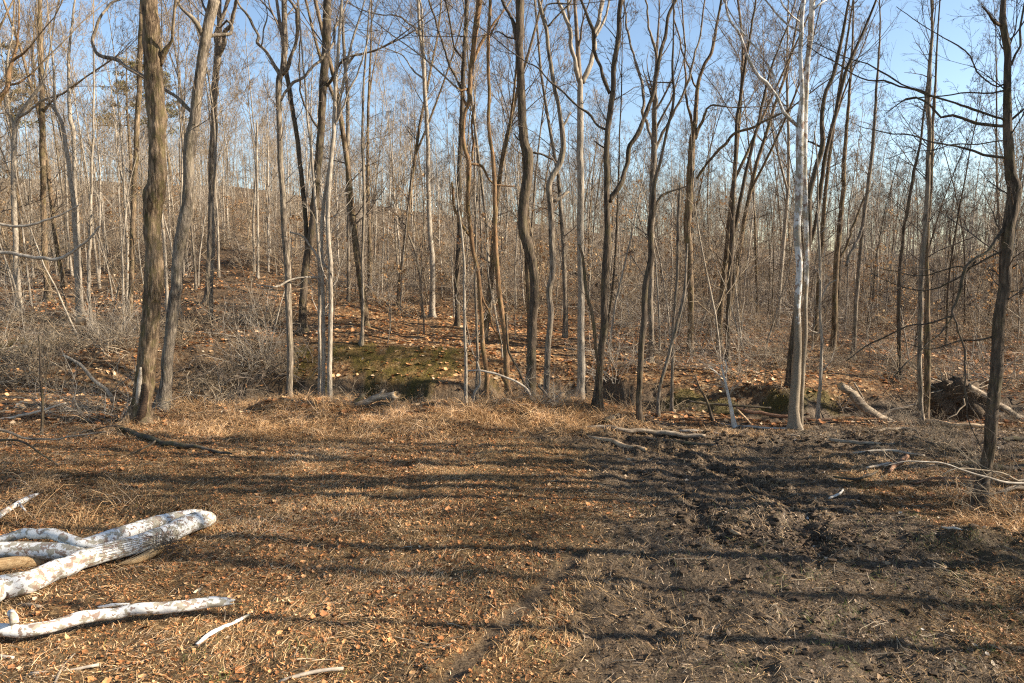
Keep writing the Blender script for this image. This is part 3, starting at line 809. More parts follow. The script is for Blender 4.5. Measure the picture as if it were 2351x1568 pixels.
hero("grey_forked_tree", "grey tree behind the dark slim one with several rising limbs", "tree",
    [[(1503, 330, 14), (1500, 400, 15), (1497, 470, 15), (1494, 560, 14), (1494, 700, 14), (1494, 800, 14), (1490, 846, 16)]], 24.5, 'bark_grey',
    [[(1503, 345, 8), (1482, 280, 8), (1475, 210, 7), (1462, 150, 6), (1445, 80, 5), (1430, 10, 4)],
     [(1505, 340, 9), (1506, 260, 8), (1505, 190, 7), (1505, 120, 7), (1490, 60, 5), (1478, -5, 4)],
     [(1505, 345, 7), (1530, 290, 7), (1560, 230, 6), (1590, 150, 5), (1610, 60, 4)]], k=14, n1=1.3, t0=0.5)
hero("brown_tree", "brown tree with a pale side limb and a long dark limb reaching right", "tree",
    [[(1656, -5, 5), (1647, 50, 6), (1634, 117, 8), (1617, 150, 8), (1602, 200, 9), (1595, 283, 12), (1589, 333, 16), (1584, 433, 19), (1579, 523, 19), (1584, 623, 17), (1585, 723, 15), (1585, 815, 16)]],
    25.5, 'bark_brown',
    [[(1600, 410, 7), (1634, 360, 7), (1677, 317, 7), (1717, 297, 6), (1767, 277, 5), (1817, 250, 4)],
     [(1596, 320, 9), (1606, 297, 8), (1622, 262, 7), (1633, 245, 5), (1680, 245, 3)],
     [(1592, 300, 7), (1578, 240, 6), (1576, 170, 5), (1570, 100, 4)],
     [(1602, 205, 6), (1588, 190, 5), (1582, 165, 4), (1560, 90, 4), (1545, 10, 3)]], k=16, n1=1.3, t0=0.45)
hero("twin_stem_tree", "thin dark tree with two diverging stems, left of the white sycamore", "tree",
    [[(1737, -5, 4), (1720, 100, 6), (1710, 150, 7), (1700, 217, 8), (1692, 283, 8), (1686, 400, 10), (1681, 523, 12), (1677, 623, 12), (1672, 723, 11), (1670, 835, 11)],
     [(1812, 50, 4), (1780, 133, 5), (1764, 183, 6), (1747, 250, 7), (1724, 350, 8), (1704, 433, 9), (1692, 500, 10), (1683, 540, 10)]],
    25, 'bark_dark', [], k=12, n1=1.6, t0=0.4)
hero("sycamore_tree", "tall white sycamore with twin trunks and a white limb sweeping up left", "tree",
    [[(1847, -5, 10), (1842, 33, 11), (1837, 100, 10), (1836, 150, 10), (1841, 200, 10), (1842, 233, 12), (1838, 283, 17), (1837, 367, 18), (1835, 433, 18), (1832, 523, 17), (1834, 623, 17), (1831, 723, 17), (1829, 823, 20), (1826, 889, 24), (1823, 980, 27)],
     [(1864, -5, 13), (1861, 67, 13), (1856, 133, 12), (1851, 200, 12), (1847, 250, 13), (1846, 300, 12), (1848, 400, 12), (1850, 480, 13), (1850, 523, 12), (1851, 623, 13), (1849, 723, 13), (1844, 823, 15), (1839, 923, 14), (1838, 979, 14)]],
    16.4, 'syc_tree',
    [[(1831, 290, 9), (1801, 250, 9), (1784, 227, 8), (1761, 197, 8), (1734, 167, 7), (1721, 133, 7), (1701, 93, 6), (1681, 50, 5), (1667, 0, 5), (1662, -12, 4)],
     [(1791, 232, 6), (1787, 200, 5), (1771, 160, 5), (1754, 133, 4), (1721, 93, 4), (1694, 53, 3)],
     [(1838, 72, 5), (1805, 52, 5), (1775, 25, 4), (1752, -8, 4)],
     [(1838, 52, 5), (1812, 36, 4), (1795, 12, 4), (1784, -8, 3)],
     [(1868, 22, 6), (1885, 5, 5), (1900, -8, 4)]], twig='twig_pale', k=22, rough=0.04, n1=0.35, t0=0.6, slopes=[-.15, .1, .3, -.3, .2], flare=1)
hero("rear_tree", "dark tree behind the white sycamore splitting into two limbs leaning right", "tree",
    [[(1950, -5, 5), (1937, 67, 7), (1927, 117, 8), (1914, 167, 9), (1895, 217, 9), (1887, 283, 10), (1888, 333, 12), (1870, 400, 12), (1858, 460, 13), (1857, 523, 14), (1850, 600, 15), (1832, 700, 16), (1818, 800, 17), (1811, 892, 19)],
     [(2012, -5, 5), (1985, 67, 6), (1954, 133, 8), (1937, 183, 8), (1917, 267, 9), (1901, 333, 9), (1892, 380, 10), (1884, 440, 10), (1872, 520, 9), (1860, 560, 9)]],
    21.0, 'bark_dark', [[(1893, 340, 5), (1870, 330, 5), (1850, 325, 3)]], twig='twig_dark', k=14, n1=1.4, t0=0.4)
hero("thin_bright_sapling", "thin sunlit stem forked at its foot, just right of the white sycamore", "tree",
    [[(1868, 300, 3), (1877, 400, 4), (1879, 523, 6), (1882, 620, 7), (1884, 690, 7), (1886, 823, 8), (1884, 880, 9), (1878, 945, 10)]], 17.6, 'bark_pale',
    [[(1884, 690, 4), (1900, 660, 4), (1925, 645, 3)], [(1882, 765, 4), (1868, 760, 3), (1856, 752, 2)]], twig='twig_pale', k=9, n1=1.3, t0=0.15, extend=0)
hero("two_tone_tree", "brown tree with a side limb, standing well behind and right of the sycamore", "tree",
    [[(1960, 40, 4), (1952, 180, 6), (1944, 300, 8), (1938, 367, 10), (1936, 433, 11), (1927, 523, 12), (1920, 623, 13), (1915, 755, 14)]], 27, 'bark_brown',
    [[(1925, 600, 7), (1945, 560, 7), (1965, 510, 6), (1985, 450, 5)]], k=12, n1=1.6, t0=0.35)
hero("slim_right_tree", "slim tree with a bright sunlit edge between the sycamore and the twin stems at right", "tree",
    [[(2020, 80, 4), (2012, 200, 6), (2009, 267, 7), (2004, 333, 8), (1994, 417, 9), (1980, 523, 9), (1972, 623, 9), (1962, 760, 10)]], 26, 'bark_grey', [[(1982, 520, 8), (1960, 570, 9), (1945, 612, 8)]], k=12, n1=1.6, t0=0.35)
hero("twin_tree", "left slim trunk of the touching pair right of the sycamore, the taller one", "tree",
    [[(2139, -5, 5), (2139, 67, 6), (2137, 133, 8), (2132, 233, 10), (2132, 333, 10), (2129, 433, 11), (2124, 523, 12), (2116, 623, 12), (2114, 723, 12), (2112, 823, 11), (2114, 900, 12), (2117, 978, 13)]], 16.6, 'bark_grey', [], twig='twig_dark', k=14, n1=2.2, t0=0.45, l1=(0.6, 2.4))
hero("twin_tree", "right trunk of the touching pair, thicker low down and shorter", "tree",
    [[(2150, 120, 4), (2142, 300, 7), (2136, 433, 8), (2131, 523, 9), (2128, 623, 10), (2128, 723, 13), (2129, 823, 16), (2129, 958, 13)]], 17.4, 'bark_brown', [], twig='twig_dark', k=14, n1=1.5, t0=0.45)
hero("background_tree", "slim dark tree leaning left, just left of the touching pair of trunks", "tree",
    [[(2135, 120, 3), (2117, 300, 5), (2097, 400, 7), (2082, 490, 8), (2075, 523, 8), (2067, 623, 9), (2064, 723, 9), (2064, 880, 10)]], 22.5, 'bark_dark', [], twig='twig_dark', k=10, n1=1.8, t0=0.35)
hero("pole_sapling", "slender straight stem right of the dark slim tree at the mud's left end", "tree",
    [[(1562, 420, 5), (1557, 523, 8), (1554, 623, 8), (1547, 723, 8), (1544, 823, 8), (1542, 940, 9)]], 18.3, 'bark_grey', [], k=10, n1=1.3, t0=0.3, extend=0)
hero("pole_sapling", "stem bending right as it rises, crossing the slender straight stem at the mud's left end", "tree",
    [[(1578, 560, 5), (1572, 640, 7), (1567, 690, 9), (1547, 773, 9), (1524, 856, 9), (1514, 906, 9), (1510, 962, 9)]], 17.5, 'bark_grey', [], k=10, n1=1.3, t0=0.3, extend=0)
hero("white_sapling", "short whitish leaning sapling trunk with spreading twigs left of the sycamore's foot", "tree",
    [[(1655, 838, 3), (1661, 865, 5), (1666, 890, 7), (1674, 923, 8), (1685, 975, 9)]], 16.6, 'syc_twig', [[(1661, 868, 3), (1640, 850, 3), (1620, 838, 2)], [(1662, 862, 3), (1668, 845, 2), (1664, 830, 2)]], twig='twig_pale', k=9, n1=6, l1=(.3, .9), extend=0, t0=0.5)
hero("dark_sapling", "short dark leaning sapling left of the whitish one", "tree",
    [[(1595, 860, 3), (1605, 890, 5), (1620, 917, 6), (1637, 968, 7)]], 16.9, 'bark_dark', [], twig='twig', k=9, n1=5, l1=(.3, .9), extend=0, t0=0.5)
# slender, pale trees of the left slope
hero("left_tree", "slim pale tree bending left high up, one of two close stems on the left slope", "tree",
    [[(112, 60, 3), (123, 150, 5), (125, 200, 6), (127, 250, 7), (143, 283, 8), (153, 350, 10), (163, 417, 10), (170, 470, 11), (173, 523, 11), (176, 600, 12), (178, 680, 13)]], 27, 'bark_pale', [[(135, 270, 4), (110, 225, 4), (95, 170, 3)]], twig='twig_gold', k=12, n1=1.6, t0=0.3)
hero("left_tree", "slim pale tree close right of the bending one on the left slope", "tree",
    [[(172, 0, 4), (160, 100, 6), (158, 167, 7), (160, 267, 9), (168, 300, 9), (170, 367, 9), (172, 433, 9), (178, 520, 10), (184, 670, 11)]], 27.8, 'bark_pale', [], twig='twig_gold', k=12, n1=1.6, t0=0.3)
hero("left_pole", "very thin bright straight stem, left of the slender dark tree on the left slope", "tree",
    [[(216, 60, 3), (215, 133, 4), (215, 300, 5), (210, 400, 6), (208, 523, 7), (204, 660, 8)]], 25, 'bark_pale', [], twig='twig_gold', k=9, n1=1.5, t0=0.3)
hero("left_brown_tree", "brown straight tree on the left slope with orange tinted branches", "tree",
    [[(90, -5, 9), (93, 100, 11), (97, 267, 13), (98, 367, 13), (100, 467, 13), (103, 580, 14)]], 32, 'bark_brown', [[(98, 260, 6), (125, 225, 6), (145, 215, 4)]], twig='twig_gold', k=12, n1=2.0, t0=0.2, extend=7)
hero("crooked_tree", "grey tree at the left edge that turns into a pale limb slanting right", "tree",
    [[(112, 130, 4), (100, 180, 6), (88, 203, 8), (67, 233, 9), (43, 267, 10), (34, 300, 11), (32, 360, 12), (32, 433, 12), (35, 560, 13), (36, 620, 13)]], 29, 'bark_pale', [[(33, 305, 6), (10, 230, 6), (18, 150, 5), (30, 60, 3)], [(42, 270, 6), (100, 232, 5), (146, 215, 4)]], twig='twig_gold', k=12, n1=2.0, t0=0.2)
hero("edge_tree", "mossy ochre tree leaning in at the far left edge", "tree",
    [[(45, 30, 4), (38, 110, 6), (22, 165, 10), (18, 200, 11), (-5, 235, 13), (-40, 330, 15), (-60, 500, 16), (-66, 700, 18)]], 24, 'bark_rust', [[(15, 195, 6), (40, 190, 5), (75, 165, 4)], [(30, 140, 6), (45, 120, 5), (70, 110, 4)]], twig='twig_gold', k=12, n1=2.5, t0=0.3)
hero("bank_sapling", "single thin dark sapling stem in front of the leafy left bank", "sapling",
    [[(86, 770, 3), (90, 820, 4), (93, 880, 5), (95, 940, 6), (94, 1000, 7)]], 15.6, 'bark_dark', [[(92, 900, 3), (100, 860, 2), (104, 810, 2)]], twig='brush', k=8, n1=4, l1=(.3, 1.1), extend=0, t0=0.3)

# the dark tree at the right edge with its long boughs
hero("right_edge_tree", "dark tree at the right edge with long thin boughs reaching left over the mud", "tree",
    [[(2302, -5, 11), (2301, 50, 15), (2311, 117, 16), (2311, 167, 16), (2314, 267, 19), (2317, 333, 21), (2321, 400, 24), (2330, 433, 31), (2322, 483, 29), (2313, 523, 27), (2309, 590, 27), (2306, 656, 27), (2297, 723, 27), (2292, 790, 27), (2286, 856, 28), (2281, 923, 28), (2276, 990, 28), (2271, 1045, 28), (2256, 1112, 30), (2247, 1172, 36)]],
    11.0, 'bark_dark',
    [[(2310, 362, 9), (2290, 358, 9), (2261, 357, 8), (2217, 347, 7), (2167, 323, 6), (2117, 317, 5), (2067, 310, 4), (2011, 293, 3), (1960, 285, 2)],
     [(2312, 290, 11), (2251, 282, 10), (2217, 270, 9), (2191, 260, 9), (2161, 263, 8), (2134, 240, 7), (2101, 227, 6), (2060, 240, 4), (2030, 260, 3)],
     [(2314, 285, 8), (2301, 273, 8), (2251, 257, 8), (2201, 240, 7), (2134, 217, 7), (2087, 200, 6), (2034, 190, 6), (1984, 177, 5), (1934, 150, 4), (1887, 123, 3), (1857, 103, 2)],
     [(2134, 215, 5), (2084, 196, 5), (2034, 170, 5), (1967, 143, 4), (1900, 110, 3), (1870, 90, 2)],
     [(2322, 275, 9), (2345, 255, 8), (2380, 225, 6), (2430, 190, 4)],
     [(2302, 60, 11), (2285, 52, 10), (2265, 38, 7), (2250, 20, 4)],
     [(2296, 578, 7), (2267, 590, 6), (2224, 613, 6), (2201, 609, 5), (2134, 629, 4), (2084, 633, 3), (2020, 620, 2)],
     [(2318, 505, 10), (2305, 525, 11), (2284, 543, 12), (2251, 583, 11), (2231, 609, 11), (2204, 656, 11), (2187, 716, 9), (2194, 749, 7), (2207, 806, 6), (2217, 889, 5), (2231, 956, 4), (2247, 1023, 3)],
     [(2187, 725, 6), (2150, 735, 6), (2080, 750, 6), (2000, 790, 5), (1940, 830, 4)],
     [(2187, 725, 5), (2160, 770, 5), (2115, 810, 4), (2070, 845, 4), (2040, 900, 3)],
     [(2285, 771, 7), (2251, 779, 6), (2201, 786, 5), (2134, 793, 3), (2060, 775, 2)],
     [(2322, 615, 5), (2340, 605, 5), (2375, 595, 4)], [(2320, 670, 4), (2351, 664, 4), (2400, 660, 3)],
     [(2280, 850, 5), (2300, 820, 5), (2307, 800, 4)],
     [(2318, 205, 6), (2260, 212, 5), (2200, 215, 4), (2120, 222, 4), (2050, 235, 2)],
     [(2312, 190, 6), (2290, 200, 5), (2250, 175, 5), (2230, 140, 4), (2190, 100, 4), (2120, 60, 3), (2060, 10, 2)],
     [(2320, 320, 5), (2250, 330, 4), (2170, 345, 4), (2100, 350, 3), (2030, 370, 2)],
     [(2240, 600, 5), (2200, 640, 5), (2140, 660, 4), (2070, 655, 3), (2000, 625, 2)],
     [(2322, 150, 7), (2336, 110, 7), (2345, 50, 6), (2360, -10, 5)]],
    bw=.75, twig='twig_dark', k=24, ridge=0.05, n1=1.9, t0=0.35, l1=(0.6, 2.1), up=0.02, extend=4, n2=6,
    slopes=[.25, .35, .1, .2, -.2, -.4, .35, -.1, .2, -.2, .4, .2, .1, .3, .4, .1, -.2, .5, .3])

# ------------------------------------------------------------------ fallen wood
def fallen(name, label, cat, pts, mat, k=12, lift=0.0, D=None, sub=(), cut=None, jag=0.0, rough=0.08, group=None, press=0.55, ridge=0.0, parts=None, step=0.08, tw=0):
    def path(ps):
        out = []
        for (X, Y, w, *h) in ps:
            hh = (h[0] if h else 0.0) + lift
            if D:
                p = at_depth(X, Y, D); r = 0.5 * w / FPX * D
            else:
                p = on_ground(X, Y, 0.02); r = 0.5 * w / FPX * np.hypot(p[1], p[0] * 0)
                p = on_ground(X, Y, r * press + hh)
            out.append([*p, r])
        q_ = resample(np.array(out), step)
        return wiggle(q_, min(.04, .35 * float(q_[:, 3].mean()) + .012), .35, q_[0, 0])
    hi = path(pts)
    loc = hi[len(hi) // 2, :3].copy()
    V, Q, T = fat_tube(hi, k, rough, ridge, seed=int(abs(loc[0]) * 91) % 999, jag=jag)
    fm = np.zeros(len(Q) + len(T), int)
    mats = [M[mat]]
    if cut: mats.append(M[cut]); fm[len(Q):] = 1
    if not sub and not tw:
        me = make_mesh(name, V - loc, Q, T, mats, True, fmat=fm)
        return link(name, me, label=label, cat=cat, group=group, loc=loc)
    root = thing(name, label, cat, loc, group)
    link("main_stem", make_mesh("main_stem", V - loc, Q, T, mats, True, fmat=fm), root)
    for s in sub:
        h2 = path(s)
        V, Q, T = fat_tube(h2, 8, rough, 0, seed=3)
        link("side_limb", make_mesh("side_limb", V - loc, Q, T, [M[mat]], True), root)
    if tw:
        b = Bag(); twig_set(b, [hi], tw, (.35, 1.1), 4, 3, .007, .04, .15)
        link("twig_spray", b.mesh("twig_spray", [M['brush']], True, loc), root, kind="stuff")
    return root

main_log = fallen("fallen_sycamore", "fallen white mottled sycamore trunk pair with split tan wood, lying at the left edge", "fallen tree",
    [(-260, 1430, 66), (-120, 1392, 60), (0, 1349, 55), (67, 1332, 51), (133, 1309, 47), (200, 1285, 44), (267, 1266, 43), (333, 1245, 43), (400, 1222, 45), (450, 1203, 42), (476, 1193, 36), (486, 1191, 18)],
    'syc_log', k=26, rough=0.05, press=0.9, lift=0.05,
    sub=[[(225, 1252, 12, .16), (187, 1245, 22, .2), (143, 1236, 24, .22), (100, 1228, 24, .22), (50, 1228, 23, .2), (0, 1240, 20, .15), (-120, 1262, 20, .1)]], step=0.05)
# second limb lies against the first
def add_part(root, name, pts, mat, k=20, lift=0.0, rough=0.05, press=0.9, jag=0, cut=None, label=None):
    out = []
    for (X, Y, w, *h) in pts:
        p = on_ground(X, Y, 0.02); r = 0.5 * w / FPX * p[1]
        p = on_ground(X, Y, r * press + lift + (h[0] if h else 0)); out.append([*p, r])
    hi = resample(np.array(out), 0.06)
    V, Q, T = fat_tube(hi, k, rough, 0, seed=len(name) * 3, jag=jag)
    fm = np.zeros(len(Q) + len(T), int); mats = [M[mat]]
    if cut: mats.append(M[cut]); fm[len(Q):] = 1
    return link(name, make_mesh(name, V - np.array(root.location), Q, T, mats, True, fmat=fm), root, label=label)
add_part(main_log, "second_stem", [(-200, 1275, 44), (-60, 1266, 38), (0, 1264, 36), (67, 1264, 38), (133, 1265, 38), (190, 1258, 41), (250, 1240, 41), (300, 1223, 37), (350, 1205, 33), (400, 1190, 29), (440, 1184, 27), (462, 1181, 20)], 'syc_log', 24, 0.1)
add_part(main_log, "split_wood", [(-120, 1318, 20), (0, 1298, 30), (50, 1292, 28), (100, 1287, 18), (140, 1280, 6)], 'split_wood', 12, 0.02, rough=0.2)
add_part(main_log, "torn_bark", [(270, 1296, 6), (310, 1288, 16), (345, 1272, 20), (385, 1250, 10)], 'split_wood', 10, 0.0, rough=0.25)
vb = Bag()
c = on_ground(392, 1255, 0.12)
S = np.repeat(c[None], 46, 0) + rng.normal(0, .05, (46, 3))
D_ = rng.normal(0, 1, (46, 3)); D_[:, 2] = rng.uniform(-.5, .8, 46)
P, R = grow(S, D_, rng.uniform(.15, .55, 46), np.full(46, .005), 6, .35, -.12, .4)
P[:, :, 2] = np.maximum(P[:, :, 2], terrain(P[:, :, 0], P[:, :, 1]) + .01)
vb.tube(P, R, 4)
for kk in range(9):      # vine strands along the log
    a = on_ground(392 - kk * 2, 1225 + kk * 3, .33 - kk * .02); b = on_ground(160 + kk * 18, 1268 + kk * 3, .33 - kk * .02)
    pr = resample(np.array([[*a, .004], [*(a * .6 + b * .4 + [0, -.02, .02]), .004], [*b, .002]]), .1)
    vb.tube(pr[None, :, :3], pr[None, :, 3], 4)
link("vine_root", vb.mesh("vine_root", [M['twig_dark']], True, main_log.location), main_log, kind="stuff")

fallen("fallen_limb", "long white mottled limb with a broken right end, in front of the big sycamore trunk", "fallen limb",
    [(-180, 1462, 30), (0, 1449, 29), (50, 1447, 29), (100, 1441, 28), (150, 1428, 28), (187, 1416, 30), (233, 1411, 27), (300, 1402, 26), (400, 1394, 26), (467, 1390, 26), (505, 1389, 24), (530, 1386, 17)],
    'syc_log2', k=22, rough=0.05, lift=0.10, press=0.9, cut='split_wood', jag=0.09, sub=[[(33, 1432, 18, .12), (30, 1417, 17, .18), (26, 1404, 15, .22)]], step=0.05)
fallen("fallen_limb", "short white crooked limb at the left edge above the big sycamore trunk", "fallen limb",
    [(-60, 1215, 14), (0, 1185, 14), (27, 1168, 12), (47, 1155, 13), (70, 1144, 11), (87, 1136, 5)], 'syc_log2', k=12, lift=0.05, jag=0.04, cut='split_wood', sub=[[(45, 1156, 6, .05), (52, 1165, 5, .02), (60, 1172, 3)]])
fallen("stick", "short pale peeling stick right of the white limb's broken end", "stick", [(453, 1482, 9), (473, 1465, 11), (500, 1449, 11), (533, 1437, 8), (555, 1428, 9), (571, 1421, 5)], 'syc_log2', 10, jag=.04)
fallen("stick", "small white piece of wood just behind the long white limb", "stick", [(226, 1396, 8), (258, 1391, 10), (292, 1388, 7)], 'syc_log2', 8, jag=.03)
fallen("stick", "grey dead stick lying left, behind the long white limb", "stick", [(42, 1390, 9), (70, 1390, 10), (95, 1396, 8)], 'log_grey', 8)
fallen("stick", "upright leaning bare stick in the bottom left corner", "stick", [(122, 1578, 6), (135, 1550, 7), (150, 1525, 6), (172, 1505, 4)], 'log_grey', 8, lift=.02)
fallen("stick", "long pale stick half buried in leaves at the bottom left", "stick", [(70, 1549, 8), (133, 1546, 9), (187, 1536, 8), (228, 1534, 8)], 'twig_pale', 8)
fallen("stick", "stub of pale branch at the very left edge near the bottom", "stick", [(-30, 1500, 9), (0, 1505, 9), (32, 1509, 7)], 'twig_pale', 8)
fallen("stick", "pale curved stick at the bottom edge left of centre", "stick", [(640, 1568, 7), (683, 1553, 9), (733, 1545, 9), (790, 1541, 8)], 'twig_pale', 9)
fallen("dead_branch", "dark dead branch lying at the foot of the thickest tree, pointing right", "fallen branch",
    [(270, 982, 13), (313, 994, 12), (360, 1011, 11), (400, 1021, 11), (467, 1031, 8), (533, 1042, 5)], 'log_dark', 10, lift=.03, sub=[[(360, 1010, 5, .02), (330, 1030, 3), (300, 1042, 2)], [(300, 990, 5, .05), (260, 978, 4, .1), (200, 990, 3)]])
fallen("stick", "bleached straight stick on the leafy left bank", "stick", [(-10, 965, 6), (67, 951, 6), (150, 926, 4)], 'twig_pale', 8, D=16.8)
fallen("dead_branch", "thin arching dead branch at the left edge below the leafy bank", "fallen branch", [(-20, 980, 7), (50, 1002, 6), (100, 1008, 5), (180, 1000, 4), (245, 990, 3)], 'log_grey', 8, D=14.6, tw=2)
fallen("dead_branch", "thin dark branch curving down at the left edge", "fallen branch", [(-20, 1010, 5), (50, 1015, 5), (90, 1040, 4), (150, 1080, 3)], 'log_dark', 8, D=13.2, tw=2)
fallen("dead_branch", "long bleached branch lying across the brush on the left slope", "fallen branch",
    [(-30, 572, 9), (0, 578, 9), (67, 589, 8), (133, 594, 8), (173, 573, 6), (207, 549, 5), (228, 520, 4)], 'twig_pale', 10, D=21.5, tw=2)
fallen("dead_branch", "pale forked branch resting on the brush above the long bleached one", "fallen branch",
    [(-20, 508, 6), (40, 520, 6), (110, 505, 5), (185, 470, 3)], 'twig_pale', 8, D=22.5, tw=2)
fallen("dead_branch", "bare branch sloping down from the brush to the left bank", "fallen branch", [(145, 815, 6), (180, 835, 7), (215, 870, 8), (250, 900, 9), (262, 925, 9)], 'bark_pale', 8, D=18.0)
# the pile of broken wood on the lip
fallen("broken_log", "thick split grey log on the grassy lip, largest of the wood pile at the creek", "log", [(815, 930, 11), (845, 921, 15), (884, 912, 17), (907, 906, 16)], 'log_grey', 12, D=17.7, jag=.1, cut='split_wood', ridge=.15)
fallen("broken_log", "pointed grey branch sticking up over the split log in the wood pile", "log", [(820, 928, 8), (862, 915, 9), (876, 905, 8), (883, 894, 4)], 'log_grey', 9, D=17.7)
fallen("broken_log", "dark short log on the left of the wood pile at the creek", "log", [(806, 931, 10), (822, 917, 11), (836, 905, 9)], 'log_dark', 10, D=17.7)
fallen("broken_log", "dark log lying below the split grey one in the wood pile", "log", [(832, 942, 11), (870, 930, 13), (905, 935, 11), (935, 931, 8)], 'log_dark', 10, D=17.7)
fallen("broken_log", "small tan splinter of wood leaning at the right of the wood pile", "log", [(893, 930, 4), (905, 918, 7), (917, 908, 4)], 'log_tan', 8, D=17.7, jag=.05)
fallen("broken_log", "long grey pole lying to the left behind the wood pile", "log", [(745, 930, 5), (790, 931, 8), (815, 926, 8)], 'log_grey', 8, D=17.7)
fallen("broken_log", "tan broken log end beside the foot of the elbow bent tree", "log", [(1268, 928, 15), (1280, 917, 16), (1294, 908, 15)], 'log_tan', 12, D=18.2, jag=.05, cut='split_wood')
fallen("broken_log", "brown snapped branch stub leaning beside the S curved trunk", "log", [(1149, 848, 8), (1155, 868, 10), (1165, 885, 11), (1175, 905, 11)], 'bark_rust', 10, D=19)
fallen("arched_branch", "thin pale branch arching over the creek hole down to the grass", "fallen branch",
    [(1074, 851, 4), (1110, 853, 5), (1144, 859, 5), (1184, 876, 5), (1210, 893, 6), (1227, 923, 6), (1250, 940, 6), (1284, 960, 5), (1310, 985, 4)], 'twig_pale', 8, D=18.0)
fallen("arched_branch", "thin grey branch bending down at the foot of the elbow bent tree", "fallen branch",
    [(1235, 885, 5), (1252, 905, 6), (1264, 925, 6), (1267, 955, 5)], 'bark_grey', 8, D=17.7)
fallen("arched_branch", "dark thin branch slanting beside the reddish pole tree to the creek", "fallen branch",
    [(1160, 720, 4), (1168, 800, 5), (1190, 850, 6), (1207, 890, 6)], 'bark_dark', 8, D=19)
fallen("arched_branch", "pale crooked stem rising from the dark creek hole", "fallen branch", [(1084, 925, 7), (1090, 900, 7), (1102, 880, 6), (1100, 850, 5), (1093, 830, 4)], 'bark_pale', 8, D=19)
# mud edge logs
fallen("mud_log", "tan log lying at an angle in the mud, nearest the grass edge", "log", [(1345, 1001, 6), (1370, 1008, 9), (1400, 1013, 12), (1440, 1024, 14), (1482, 1034, 11)], 'log_tan', 12, jag=.05, cut='split_wood')
fallen("mud_log", "short dark chunk of log by the foot of the rough dark tree", "log", [(1386, 969, 14), (1405, 963, 17), (1421, 958, 15)], 'log_dark', 12, jag=.04, cut='rot_wood')
fallen("mud_log", "long grey log half sunk in mud under the dark slim tree", "log", [(1334, 982, 6), (1380, 981, 9), (1430, 985, 10), (1500, 992, 11), (1567, 999, 11), (1620, 1004, 7)], 'log_grey', 10)
fallen("mud_log", "second dark log below the long grey one, sunk in the mud", "log", [(1440, 1003, 6), (1520, 1012, 9), (1600, 1022, 10), (1700, 1031, 9)], 'log_dark', 10)
fallen("mud_log", "pale short piece of wood on the mud edge, left of the sycamore", "log", [(1560, 989, 5), (1590, 990, 7), (1615, 991, 5)], 'twig_pale', 8)
fallen("mud_log", "small pale wood piece right of the short pale one on the mud edge", "log", [(1630, 993, 5), (1645, 995, 7), (1662, 998, 4)], 'twig_pale', 8)
fallen("mud_log", "long thin pale pole ending at the foot of the white sycamore", "log", [(1654, 974, 6), (1734, 981, 6), (1790, 984, 6), (1836, 985, 5)], 'twig_pale', 10)
fallen("mud_log", "thin pole lying just below the one that ends at the sycamore", "log", [(1735, 993, 3), (1780, 998, 4), (1835, 1000, 4)], 'log_grey', 8)
fallen("creek_log", "long reddish log curving past behind the sycamore's foot", "log", [(1690, 935, 5), (1707, 941, 7), (1767, 952, 8), (1817, 958, 8), (1867, 963, 8), (1927, 967, 8), (1955, 964, 8), (1978, 957, 5)], 'log_red', 10, D=17.2)
fallen("creek_log", "thin dark log along the leafy far bank, left of the sycamore", "log", [(1580, 920, 4), (1640, 928, 6), (1700, 932, 6), (1770, 936, 4)], 'log_dark', 8, D=18.6)
fallen("creek_log", "short tan branch standing against the far bank left of the sycamore", "log", [(1692, 940, 5), (1707, 955, 6), (1725, 975, 4)], 'log_tan', 8, D=16.9)
fallen("creek_log", "thick grey fallen trunk with a snapped end, right of the sycamore", "log", [(1930, 885, 18), (1955, 903, 20), (1980, 930, 21), (2000, 946, 21), (2024, 959, 20), (2044, 971, 18), (2062, 979, 14)], 'log_grey', 14, D=17.4, jag=.1, ridge=.1, cut='split_wood', sub=[[(2020, 955, 9), (2050, 943, 8), (2080, 936, 7), (2103, 928, 4)], [(1990, 935, 6), (1975, 905, 5), (1960, 880, 4)]])
fallen("far_right_log", "brown log slanting down at the right edge behind the dark tree", "log", [(2222, 885, 14), (2267, 916, 15), (2301, 933, 15), (2351, 963, 16), (2400, 990, 16)], 'log_grey', 12, D=18.5)
fallen("right_log", "dark mossy log lying across the mud at the right edge", "log", [(2240, 1078, 16), (2284, 1077, 19), (2351, 1074, 20), (2430, 1070, 20)], 'log_dark', 14, ridge=.1)
fallen("wood_slab", "pale split slab of wood lying left of the dark tree at the right edge", "wood", [(2198, 1063, 6), (2225, 1062, 10), (2256, 1063, 8)], 'split_wood', 8, lift=.06)
fallen("wood_slab", "reddish broken board leaning out of the debris left of the dark right tree", "wood", [(2042, 1083, 8), (2062, 1066, 12), (2082, 1046, 9)], 'log_red', 8, lift=.03)
fallen("stick", "dark curved stick on the mud below the reddish broken board", "stick", [(1912, 1094, 4), (1960, 1099, 6), (2000, 1090, 5), (2012, 1080, 3)], 'log_dark', 8, lift=.04)
fallen("stick", "pale stick lying left of the reddish broken board", "stick", [(1990, 1074, 5), (2018, 1068, 6), (2045, 1064, 5)], 'twig_pale', 8, lift=.06)
fallen("stick", "short white stick on the mud right of the clod ridge", "stick", [(1904, 1144, 5), (1920, 1134, 6), (1935, 1125, 4)], 'syc_twig', 8, lift=.02)
fallen("stick", "white stick among leaves left of the right hand mound", "stick", [(2162, 1210, 4), (2190, 1216, 6), (2208, 1222, 3)], 'syc_twig', 8)
fallen("stick", "pale stub of wood on the churned mud clods", "stick", [(1676, 1218, 9), (1690, 1224, 9), (1702, 1230, 5)], 'log_tan', 8, lift=.03)
